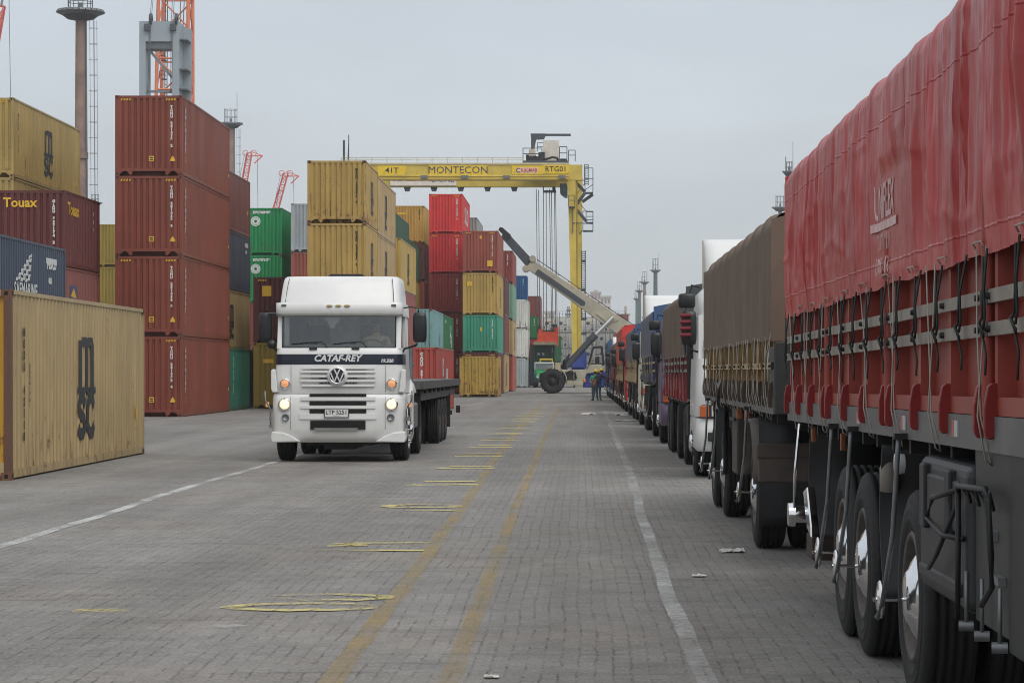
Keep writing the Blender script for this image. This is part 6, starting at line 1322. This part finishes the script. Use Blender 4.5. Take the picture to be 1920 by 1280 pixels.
# ---------------------------------------------------------------- reach stacker with its boom raised towards the stack
def reach_stacker():
    Y = 185.6; ox = XA(1080, Y); x = lambda px: XA(px, Y)-ox; z = lambda py: ZA(py, Y)-.0
    t = thing('reach_stacker', 'beige reach stacker with raised telescopic boom parked across the road end', 'reach stacker', (ox, Y, 0))
    bg_ = M['beige']; yb = .9
    def quadbeam(p, q_, w0, w1, d0, d1, m, name, par=t):   # tapered box between two pixels, widths across the boom in m
        a = Vector((x(p[0]), 0, z(p[1]))); b = Vector((x(q_[0]), 0, z(q_[1]))); d = (b-a).normalized(); nn = Vector((-d.z, 0, d.x)); mb = MB()
        v = [a-nn*w0/2, a+nn*w0/2, b+nn*w1/2, b-nn*w1/2]; mb.add([(p_.x, d0, p_.z) for p_ in v]+[(p_.x, d1, p_.z) for p_ in v], [(0,1,2,3),(7,6,5,4),(0,4,5,1),(1,5,6,2),(2,6,7,3),(3,7,4,0)]); return mb.build(name, m, par, bevel=.03), a, b, d, nn
    inner, *_ = quadbeam((944,438), (1000,501), .58, .68, .52, 1.28, M['dgrey'], 'inner_boom')
    tip = MB(); tip.prism([(x(934),z(430)),(x(937),z(425)),(x(942),z(426)),(x(957),z(439)),(x(958),z(446)),(x(952),z(452)),(x(943),z(446)),(x(941),z(437))], lambda u, v, w: (u, w, v), .5, 1.3); tip.build('boom_head', M['black'], inner)
    ob, a, b, d, nn = quadbeam((992,494), (1178,622), .80, 1.22, .4, 1.4, bg_, 'outer_boom')
    q = MB(); v0 = a+d*.75-nn*.14; v1 = a+d*5.0-nn*.16        # long dark slot in the boom side
    q.prism([(v0.x+nn.x*.2, v0.z+nn.z*.2)]+[(v1.x+nn.x*(.2-.4*k/6)+d.x*.14*math.sin(math.pi*k/6), v1.z+nn.z*(.2-.4*k/6)+d.z*.14*math.sin(math.pi*k/6)) for k in range(7)]+[(v0.x-nn.x*.2, v0.z-nn.z*.2)], lambda u, v, w: (u, w, v), .37, .395); q.build('boom_slot', M['dgrey'], ob)
    q = MB()
    for k in range(7): c = a+d*(.5+k*.9)+nn*.53; q.box(c.x-.05,c.x+.05,.4,.5,c.z-.0,c.z+.06)
    q.tube([a+d*.3+nn*.6+Vector((0,.5,0)), a+d*4+nn*.62+Vector((0,.5,0)), b+nn*.66+Vector((0,.5,0))], .03, 5); q.build('boom_hose', M['dgrey'], ob)
    q = MB(); c = a
    for s_ in (-.45, .45): p = a+nn*s_; q.prism([(p.x+.26*math.cos(k*math.pi/5), p.z+.26*math.sin(k*math.pi/5)) for k in range(10)], lambda u, v, w: (u, w, v), .3, 1.5)
    q.build('boom_collar', bg_, ob, bevel=.02)
    q = MB(); q.prism([(x(1118),z(588)),(x(1150),z(586)),(x(1160),z(600)),(x(1140),z(606))], lambda u, v, w: (u, w, v), .33, 1.47); q.build('lift_bracket', bg_, ob)
    # lift cylinder
    q = MB(); q.cyl((x(1062),.2,z(686)),(x(1117),.2,z(627)),.24,n=14); q.cyl((x(1108),.2,z(636.5)),(x(1117),.2,z(627)),.28,n=14); cyl_ = q.build('lift_cylinder', M['dgrey'], t)
    q = MB(); q.cyl((x(1117),.2,z(627)),(x(1150),.2,z(594)),.13,n=12); q.build('piston_rod', M['chrome'], cyl_)
    q = MB(); q.cyl((x(1062),1.6,z(686)),(x(1117),1.6,z(627)),.24,n=14); q.cyl((x(1117),1.6,z(627)),(x(1150),1.6,z(594)),.13,n=12); q.build('lift_cylinder', M['dgrey'], t)
    # rear boom foot
    q = MB(); q.prism([(x(1165),z(612)),(x(1190),z(606)),(x(1196),z(690)),(x(1168),z(690))], lambda u, v, w: (u, w, v), .3, 1.5); q.build('boom_tower', bg_, t)
    # chassis
    q = MB(); q.prism([(x(1052),z(693)),(x(1096),z(693)),(x(1108),z(683)),(x(1128),z(683)),(x(1128),z(697)),(x(1100),z(700)),(x(1094),z(718)),(x(1060),z(718)),(x(1056),z(705))], lambda u, v, w: (u, w, v), -.6, 2.4); ch = q.build('chassis', bg_, t, bevel=.04)
    q = MB(); q.box(x(1062),x(1093),-.75,-.55,z(722),z(715)); q.box(x(1078),x(1093),-.7,-.3,z(726),z(722)); q.build('side_step', bg_, ch, bevel=.02)
    q = MB(); q.box(x(1060),x(1080),-.64,-.62,z(712),z(697)); q.tube([(x(1063),-.7,z(698)),(x(1072),-.72,z(694)),(x(1081),-.7,z(704))], .05, 6); q.tube([(x(1063),-.7,z(705)),(x(1074),-.72,z(699)),(x(1082),-.7,z(709))], .05, 6); q.build('hydraulic_hose', M['black'], ch)
    q = MB(); q.tube([(x(1076),-.72,z(722)),(x(1076),-.72,z(695)),(x(1068),-.72,z(692))], .035, 5); q.tube([(x(1100),-.6,z(692)),(x(1114),-.6,z(669)),(x(1118),-.6,z(667)),(x(1128),-.6,z(667))], .04, 5); q.build('handrail', bg_, t)
    q = MB(); q.prism([(x(1100),z(697)),(x(1150),z(695)),(x(1158),z(700)),(x(1158),z(726)),(x(1092),z(726))], lambda u, v, w: (u, w, v), -.3, 2.2); q.build('counterweight', M['crane_blue'], t, bevel=.05)
    q = MB(); q.box(x(1094),x(1098),-.66,-.3,z(716),z(710)); q.build('corner_lamp', M['amber'], t, bevel=.03)
    # cab
    q = MB(); f = [(1104,683),(1112,652),(1128,650),(1132,683)]
    for (a0, b0), (a1, b1) in zip(f, f[1:]+f[:1]):
        for yy in (-.3, 1.1): q.bar((x(a0),yy,z(b0)),(x(a1),yy,z(b1)),.16,.16)
    q.box(x(1112),x(1128),-.3,1.1,z(652),z(649)); q.box(x(1116),x(1124),.2,.8,z(683),z(664)); cb = q.build('driver_cab', M['black'], t)
    q = MB(); q.add([(x(a_), -.28, z(b_)) for a_, b_ in f], [(0,1,2,3)]); q.build('cab_glass', M['glass'], cb, recalc=False)
    q = MB()
    for k in range(9): 
        rr = random.Random(k); q.tube([(x(1055+rr.uniform(-3,6)),rr.uniform(-.5,1.5),z(690)),(x(1058+rr.uniform(-2,6)),rr.uniform(-.5,1),z(676)),(x(1066+rr.uniform(-3,4)),rr.uniform(-.3,1),z(668+rr.uniform(-4,6)))], .05, 5)
    q.box(x(1051),x(1064),.0,1.6,z(695),z(683)); q.build('boom_pivot_gear', M['black'], t)
    # wheels and mudguard
    for px, r in ((1036,.89),(1160,.85)):
        for yy, fl in ((-.75,1),(2.5,-1)):
            q = MB(); q.lathe([(-.38,r*.55),(-.42,r*.7),(-.40,r*.9),(-.3,r),(.3,r),(.40,r*.9),(.42,r*.7),(.38,r*.55)], 36, (x(px),yy,r), ax='y')
            for k in range(22):
                a_ = k*math.pi/11; q.bar((x(px)+r*math.cos(a_),yy-.3,r+r*math.sin(a_)),(x(px)+r*math.cos(a_+.12),yy+.3,r+r*math.sin(a_+.12)),.09,.05)
            w_ = q.build('tyre', M['tyre'], t)
            q = MB(); q.lathe([(-.38*fl,r*.55),(-.2*fl,r*.5),(-.16*fl,r*.3),(-.3*fl,r*.26),(-.3*fl,0)], 24, (x(px),yy,r), ax='y'); q.build('rim', M['dark_steel'], w_)
    q = MB(); q.grid(14, 3, lambda a_, b_: (x(1036)+1.08*math.cos(math.pi*(.62-.62*a_)), -1.2+1.0*b_, .95+1.06*math.sin(math.pi*(.62-.62*a_)))); o = q.build('mudguard', bg_, t, recalc=False); s_ = o.modifiers.new('th','SOLIDIFY'); s_.thickness = .07
    q = MB(); q.box(x(1012),x(1060),.0,1.8,1.0,1.5); q.build('front_axle', M['dark_steel'], t)
    q = MB(); q.bar((x(1024),-.8,z(693)),(x(1036),-.8,z(690)),.2,.06); q.build('work_lamp', M['amber'], t)
reach_stacker()
# ---------------------------------------------------------------- harbour cranes
def lattice(mb, base, top, w0, w1, nseg, r=.12, rb=.07, ax=(1,0,0), ay=(0,1,0)):
    a = Vector(base); b = Vector(top); ax = Vector(ax); ay = Vector(ay)
    def C4(t):
        c = a.lerp(b, t); w = w0+(w1-w0)*t
        return [c+ax*sx*w/2+ay*sy*w/2 for sx, sy in ((-1,-1),(1,-1),(1,1),(-1,1))]
    A, B = C4(0), C4(1)
    for p, q in zip(A, B): mb.cyl(p, q, r, n=6)
    for i in range(nseg):
        P, Q = C4(i/nseg), C4((i+1)/nseg)
        for k in range(4):
            j = (k+1) % 4
            mb.cyl(P[k], Q[j], rb, n=4) if i % 2 == 0 else mb.cyl(P[j], Q[k], rb, n=4)
            mb.cyl(Q[k], Q[j], rb, n=4)
def portal_crane():
    Y = 300.0; ox = XA(305, Y); x = lambda px: XA(px, Y)-ox; z = lambda py: ZA(py, Y)
    t = thing('harbour_crane', 'grey portal headed harbour crane rising behind the tall maroon stack', 'crane', (ox, Y, 0))
    gm_ = mat('crane_grey', S(150,160,166,1.0), .5, var=.1, scale=.4)
    q = MB(); zt = z(40)
    q.box(x(261), x(273), 0, 3.6, 2, zt); q.box(x(322), x(335), 0, 3.6, 2, zt); q.box(x(273), x(322), 0, 3.4, z(78), zt-.02); q.build('tower', gm_, t)
    q = MB(); q.prism([(x(335),z(42)),(x(352),z(50)),(x(350),z(190)),(x(335),z(185))], lambda u, v, w: (u, w, v), 3.3, 3.55); q.build('side_frame', gm_, t)
    cpm = mat('crane_grey_dark', S(98,104,108,1.0))
    for py in (72, 128, 165): q = MB(); q.box(x(335), x(350), .5, 3.3, z(py+2), z(py)); q.build('cross_plate', cpm, t)
    q = MB(); q.box(x(273),x(322),.3,3.1,z(91),z(78)); q.build('cross_plate', cpm, t) # mat('crane_grey_dark', S(98,104,108,1.0)), t)
    q = MB(); q.bar((x(274),1,z(88)),(x(335),1,z(162)),.3,.3); q.bar((x(274),1,z(170)),(x(335),1,z(170)),.25,.3); q.build('brace', mat('crane_grey2', S(120,132,138,1.0)), t)
    for px in (277, 325):
        q = MB(); q.box(x(px)-.35,x(px)+.35,-.5,0,z(58),z(46)); q.lathe([(-.15,.3),(-.15,.7),(.15,.7),(.15,.3)], 14, (x(px)+.35,.2,z(36))); q.build('sheave', M['dgrey'], t)
    q = MB()
    for a, b in ((277,284),(279,287),(322,326),(320,322)): q.tube([(x(a),0,z(175)),(x((a+b)/2),-.1,z(45)),(x(b),2,z(-60))], .04, 4)
    q.cyl((x(291),1,zt),(x(291),1,z(17)),.05,n=4); q.build('crane_rope', M['cable'], t)
    q = MB(); q.box(x(255), x(340), -1, 5, 0, 2.1); q.build('base', M['dgrey'], t)
portal_crane()
def lattice_crane():
    Y = 330.0; ox = XA(325, Y); x = lambda px: XA(px, Y)-ox; z = lambda py: ZA(py, Y)
    t = thing('lattice_crane', 'bright orange lattice crane mast behind the grey crane head', 'crane', (ox, Y, 0))
    q = MB(); lattice(q, (x(322),0,2), (x(330),0,z(-60)), 4.9, 3.8, 13, .25, .11); q.build('lattice_mast', M['orange'], t)
    q = MB(); q.cyl((x(308),-1,5),(x(313),-1,z(-50)),.06,n=4); q.cyl((x(312),-1,5),(x(317),-1,z(-50)),.06,n=4)
    for k in range(30): q.cyl((x(308.4+k*.12),-1,20+k*1.2),(x(312.4+k*.12),-1,20+k*1.2),.04,n=4)
    for py in (82,115,150): q.box(x(306),x(314),-1.5,-.5,z(py)-.1,z(py)); rail(q, [(x(303),-1.5,z(py)),(x(312),-1.5,z(py))], 1.0, .05)
    q.build('ladder', M['dgrey'], t)
    q = MB(); q.tube([(x(338),0,z(80)),(x(336),1,z(-60))], .06, 4); q.tube([(x(342),0,z(80)),(x(346),1,z(-60))], .06, 4); q.build('crane_rope', M['cable'], t)
    q = MB(); q.box(-4,4,-3,3,0,2.2); q.build('base', M['dgrey'], t)
lattice_crane()
def jib(label, Y, top, bot, w):
    ox = XA(bot[0], Y); x = lambda px: XA(px, Y)-ox; z = lambda py: ZA(py, Y)
    t = thing('lattice_jib_crane', label, 'crane', (ox, Y, 0))
    # extend the boom down to its foot
    dx = (x(bot[0])-x(top[0])); dz = (z(bot[1])-z(top[1])); k = (6-z(top[1]))/dz; foot = (x(top[0])+dx*k, 0, 6)
    q = MB(); lattice(q, foot, (x(top[0]),0,z(top[1])), w, w*.45, 30, .085, .045); q.build('lattice_boom', M['redorange'], t)
    hx, hz = x(top[0]), z(top[1])
    q = MB()
    for sx in (-.75, .75):
        for i in range(16):
            a = i*math.pi/8; b = (i+1)*math.pi/8; q.cyl((hx+sx+.5*math.cos(a),0,hz+.5*math.sin(a)),(hx+sx+.5*math.cos(b),0,hz+.5*math.sin(b)),.06,n=4)
    q.bar((hx-.3,0,hz-.6),(hx+2.4,0,hz-.5),.16,.16); q.bar((hx+.9,0,hz-1.9),(hx+2.4,0,hz-.5),.2,.2); q.bar((hx+.1,0,hz+.3),(hx+2.4,0,hz-.5),.12,.12); q.build('boom_head', M['redorange'], t)
    q = MB(); q.cyl((hx+1.4,0,hz-.6),(hx+1.9,0,8),.045,n=4); q.cyl((hx-.6,0,hz),(hx-6.5,0,8),.045,n=4); q.cyl((hx-.9,0,hz),(hx-7.5,0,8),.035,n=4); q.build('crane_rope', M['cable'], t)
    q = MB(); q.box(foot[0]-3,foot[0]+3,-2.5,2.5,0,6.5); q.build('slewing_house', M['redorange'], t)
jib('red lattice jib crane seen just right of the maroon stacks', 460, (468,287), (459,338), 1.8)
jib('red lattice jib crane seen above the green ring-logo containers', 460, (536,325), (517,392), 1.8)
def corner_jib():
    Y = 380; t = thing('lattice_jib_crane', 'orange-red crane jib tip just entering the upper left corner', 'crane', (XA(-60,Y), Y, 0))
    x = lambda px: XA(px, Y)-XA(-60,Y); z = lambda py: ZA(py, Y)
    q = MB(); lattice(q, (x(-120),0,4), (x(2),0,z(12)), 2.6, 1.0, 30, .14, .08); q.build('lattice_boom', M['redorange'], t)
    q = MB(); q.cyl((x(16),0,z(-60)),(x(27),0,6),.05,n=4); q.bar((x(2),0,z(12)),(x(16),0,z(-60)),.3,.3); q.build('crane_rope', M['cable'], t)
    q = MB(); q.box(x(-120)-3,x(-120)+3,-3,3,0,4.5); q.build('slewing_house', M['redorange'], t)
corner_jib()
# ---------------------------------------------------------------- floodlight masts
mast_paint = mat('mast_paint', S(140,116,104,1.0), .7, var=.4, scale=.6); mast_green = mat('mast_green', S(70,92,84,1.0), .6, var=.3)
def light_mast(label, px, py, Y, platw, pole, rail_h=1.6, tint=None, ladder=True, ant=True):
    z = ZA(py, Y); t = thing('floodlight_mast', label, 'light mast', (XA(px, Y), Y, 0), 0, 'floodlight masts of the port')
    n_ = 24 if platw*F/Y > 40 else 14
    q = MB(); q.cyl((0,0,0),(0,0,z*.62),pole*.66,pole*.56,16); q.cyl((0,0,z*.62),(0,0,z),pole*.54,pole*.46,16); q.cyl((0,0,z*.62-.3),(0,0,z*.62+.3),pole*.72,n=16); q.build('pole', tint or mast_paint, t)
    r = platw/2
    q = MB(); q.lathe([(-.75,.5*pole),(-.6,r*.55),(-.15,r*.80),(0,r*.86),(.12,r*.80),(.1,.4)], n_, (0,0,z), ax='z'); pf = q.build('lamp_ring', M['dgrey'], t)
    q = MB()
    for k in range(n_):
        a = 2*math.pi*k/n_; c, s = math.cos(a), math.sin(a); w = r*.2
        p = lambda rr, tt, zz: (rr*c-tt*s, rr*s+tt*c, z+zz)
        q.add([p(r*.72,-w*.5,-.28),p(r*.72,w*.5,-.28),p(r,w*.5,.0),p(r,-w*.5,.0),p(r*.68,-w*.5,.02),p(r*.68,w*.5,.02),p(r*.95,w*.5,.22),p(r*.95,-w*.5,.22)], [(0,1,2,3),(7,6,5,4),(0,4,5,1),(1,5,6,2),(2,6,7,3),(3,7,4,0)])
    q.build('flood_lamps', M['galv'], pf)
    q = MB(); rr_ = r*.5
    for h in (.6, 1.2): q.tube([(rr_*math.cos(k*math.pi/8), rr_*math.sin(k*math.pi/8), z+h*rail_h) for k in range(17)], .035, 4)
    for k in range(8): a = k*math.pi/4; q.cyl((rr_*math.cos(a),rr_*math.sin(a),z),(rr_*math.cos(a),rr_*math.sin(a),z+1.25*rail_h),.04,n=4)
    q.box(-.2,.2,-.2,.2,z,z+.9)
    if ant: q.cyl((rr_,0,z),(rr_,0,z+5.2),.04,n=4); q.cyl((-rr_,0,z),(-rr_,0,z+2.6),.07,n=4)
    q.build('service_cage', M['galv'], pf)
    if ladder:
        q = MB(); y_ = 0; x0 = pole*.75
        for dx in (0,.35): q.cyl((x0+dx+.35,y_,2),(x0+dx+.1,y_,z-.6),.018,n=4)
        q.cyl((pole*.75,y_-.2,2),(pole*.55,y_-.2,z-.6),.07,n=5)
        k = 3.0
        while k < z-1: 
            q.tube([(x0+.05+.8*(1-math.cos(a))*.5, y_+.4*math.sin(a), k) for a in [math.pi*2*i/8 for i in range(9)]], .016, 4); k += 1.45
        for dx in (.55,.8): q.cyl((x0+dx+.2,y_-.2,2),(x0+dx,y_-.2,z-.8),.02,n=4)
        q.build('ladder', M['galv'], t)
light_mast('tall rusty floodlight mast between the mustard and maroon stacks', 151, 24, 233, 4.5, 1.0)
light_mast('floodlight mast rising behind the right end of the tall maroon stack', 433, 233, 420, 4.1, 1.15, 2.0)
light_mast('distant mast platform peeping right of the yellow-lettered container', 178, 381, 560, 3.4, .9, 1.6, None, False, False)
for lab, px, py, Y, w, pl in (('tallest and nearest-looking of the four thin masts over the white truck roof', 1229, 507, 780, 3.5, 1.3), ('second of the four thin masts, rusty pole', 1208.5, 529, 880, 3.5, 1.2), ('third of the four thin masts, green pole', 1199, 545, 970, 3.4, 1.2), ('leftmost and lowest of the four thin masts', 1194, 560, 1080, 3.4, 1.2)):
    light_mast(lab, px, py, Y, w, pl, 3.0, mast_green if 'rusty' not in lab else mast_paint, False, True)
light_mast('mast top peeping over the left end of the red tarp', 1480, 323, 420, 2.4, .6, 1.4, None, False, True)
light_mast('mast top peeping over the brown tarp beside the red one', 1463, 390, 520, 3.6, .9, 2.0, None, False, True)
# ---------------------------------------------------------------- far white refrigerated containers in their service rack
def reefers():
    Y = 470.0
    lm = LV[4]
    frame_m = mat('rack_steel', S(96,100,100,1.0), .6)
    for c in range(6):
        for r in range(4):
            xr = XA(1041+c*25.6, Y); col = S(*random.choice(((214,212,200),(204,206,200),(220,214,196),(198,196,186))), K)
            t = thing('reefer_container', f"white refrigerated container, {lm[r]} of the {['first','second','third','fourth','fifth','sixth'][c]} column from the left in the far white stack", 'container', (xr, Y, r*2.9), 0, 'far white refrigerated containers')
            d = cont_meshes(L40, HC)
            q = MB(); q.box(-CW+.02,-.02,.03,L40,.05,HC-.02); q.build('body', M['cont'], t, color=(*col, .04)); link('frame', d['frame'], t, color=(*[k*.85 for k in col], .10))
            q = MB(); q.box(-CW+.25,-.25,.0,.028,1.35,2.6); q.box(-CW+.3,-1.3,-.02,.0,.35,1.1); q.build('cooling_unit', mat('unit_grey', S(196,194,186,1.0), .6), t)
            q = MB(); q.lathe([(0,.35),(-.03,.33),(-.03,0)], 14, (-CW/2-.3,-.002,1.9), ax='y'); q.box(-.9,-.5,-.03,.0,.5,1.0); q.box(-1.1,-.4,-.025,.0,1.5,1.6); q.build('fan_grille', M['dgrey'], t)
            if random.random() < .4:
                q = MB(); a_ = random.uniform(-1.8,-.9); q.box(a_,a_+.4,-.04,-.03,2.0,2.3); q.build('label_plate', M['yellow_mark'], t)
    q = MB(); x0, x1 = XA(1012,Y), XA(1172,Y)
    for k in range(14):
        xx = x0+(x1-x0)*k/13; q.box(xx-.05,xx+.05,-3.6,-3.5,0,12.5); q.box(xx-.05,xx+.05,-2.2,-2.1,0,12.5)
    for r in range(5):
        zz = .05+r*2.9; q.box(x0,x1,-3.6,-2.1,zz-.08,zz)
        for h in (.55,1.1): q.box(x0,x1,-3.6,-3.54,zz+h-.04,zz+h)
        for k in range(27): xx = x0+(x1-x0)*k/26; q.box(xx-.025,xx+.025,-3.6,-3.55,zz,zz+1.1)
    t = thing('service_rack', 'grey steel walkway rack in front of the far white containers', 'rack', (0, Y, 0)); q.build('walkway_frame', frame_m, t)
reefers()
stack(XA(1178,440), 440, L40, [(HC,'dark maroon',S(112,60,58,K),0,[]),(HC,'dark maroon',S(112,60,58,K),0,[]),(HC,'dull maroon',S(120,66,62,K),0,[]),(HC,'faded maroon',S(130,76,70,K),0,[])], 'the far maroon stack below the boom foot', 'far maroon containers', detail=False)
stack(XA(1052,275), 275, L20, [(ST,'pale cream',S(196,180,150,K),.02,[]),(HC,'green',S(44,104,64,K),0,[])], 'the pair right of the hanging green container', 'pair by the hanging container', detail=False)
def tower(label, px0, px1, py, Y, col, floors, cols, cap=None):
    x0, x1, zt = XA(px0, Y), XA(px1, Y), ZA(py, Y); t = thing('tower_block', label, 'building', ((x0+x1)/2, Y, 0)); w = (x1-x0)/2
    m_ = mat('render', S(*col, 1.0), .85, var=.08, scale=.1)
    q = MB(); q.box(-w, w, 0, w*2, 0, zt); q.box(-w*1.0+.3,w-.3,-.01,0,zt*.0,zt*.01); b = q.build('wall', m_, t)
    q = MB(); q.box(-w-.3,w+.3,-.3,w*2+.3,zt,zt+.8); 
    if cap: q.box(-w*.4,w*.4,w*.5,w*1.4,zt+.8,zt+cap)
    q.build('roof', mat('roof_pale', S(176,166,158,1.0)), t)
    fh = zt/floors
    for i in range(floors):
        q = MB()
        for k in range(cols): xx = -w+2*w*(k+.5)/cols; q.box(xx-w*.5/cols,xx+w*.5/cols,-.12,-.02,i*fh+fh*.3,i*fh+fh*.8)
        q.build('window', mat('far_window', S(128,132,138,1.0), .3), t)
tower('pinkish tower block with a flat top behind the boom', 1108, 1126, 551, 900, (200,180,172), 12, 3, 1.5)
tower('pale tower block with rows of windows right of the pinkish one', 1126, 1145, 559, 860, (200,192,184), 11, 3, None)
tower('small beige tower with a cylindrical tank above the red tarp', 1166, 1180, 592, 900, (190,178,160), 8, 2, 3.5)
tower('low cream building between the brown-red stack and the crane leg', 1022, 1040, 588, 820, (206,198,172), 8, 3, None)
t = thing('radio_mast', 'thin lattice mast with antennas left of the crane leg', 'mast', (XA(1066,700),700,0)); q = MB(); lattice(q, (0,0,0), (0,0,ZA(575,700)), 2.2, .6, 14, .1, .06); q.box(-.9,.9,-.5,.5,ZA(592,700),ZA(588,700)); q.box(-.6,.6,-.5,.5,ZA(584,700),ZA(580,700)); q.build('lattice_mast', M['galv'], t)
t = thing('far_terminal_shed', 'long pale shed closing the far end of the yard', 'building', (0, 620, 0)); q = MB(); q.box(-60,XA(1250,620)+40,0,30,0,7); q.build('wall', mat('shed_wall', S(176,176,172,1.0), .8), t); q = MB(); q.prism([(-61,7),(XA(1250,620)+41,7),(XA(1250,620)+41,7.4),(-61,7.4)], lambda u, v, w: (u, w, v), -.6, 30.6); q.build('roof', mat('shed_roof', S(150,150,150,1.0)), t)
# ---------------------------------------------------------------- thin haze over the yard
def haze():
    m = bpy.data.materials.new('haze_air'); m.use_nodes = True; n = m.node_tree.nodes; l = m.node_tree.links
    n.remove(n['Principled BSDF']); v = n.new('ShaderNodeVolumePrincipled'); v.inputs['Color'].default_value = (.93,.95,.97,1); v.inputs['Density'].default_value = .0003
    v.inputs['Anisotropy'].default_value = .2
    l.new(v.outputs[0], n['Material Output'].inputs['Volume'])
    q = MB(); q.box(-350, 350, -120, 1400, -1, 75); o = q.build('haze', m); tag(o, kind='stuff')
haze()
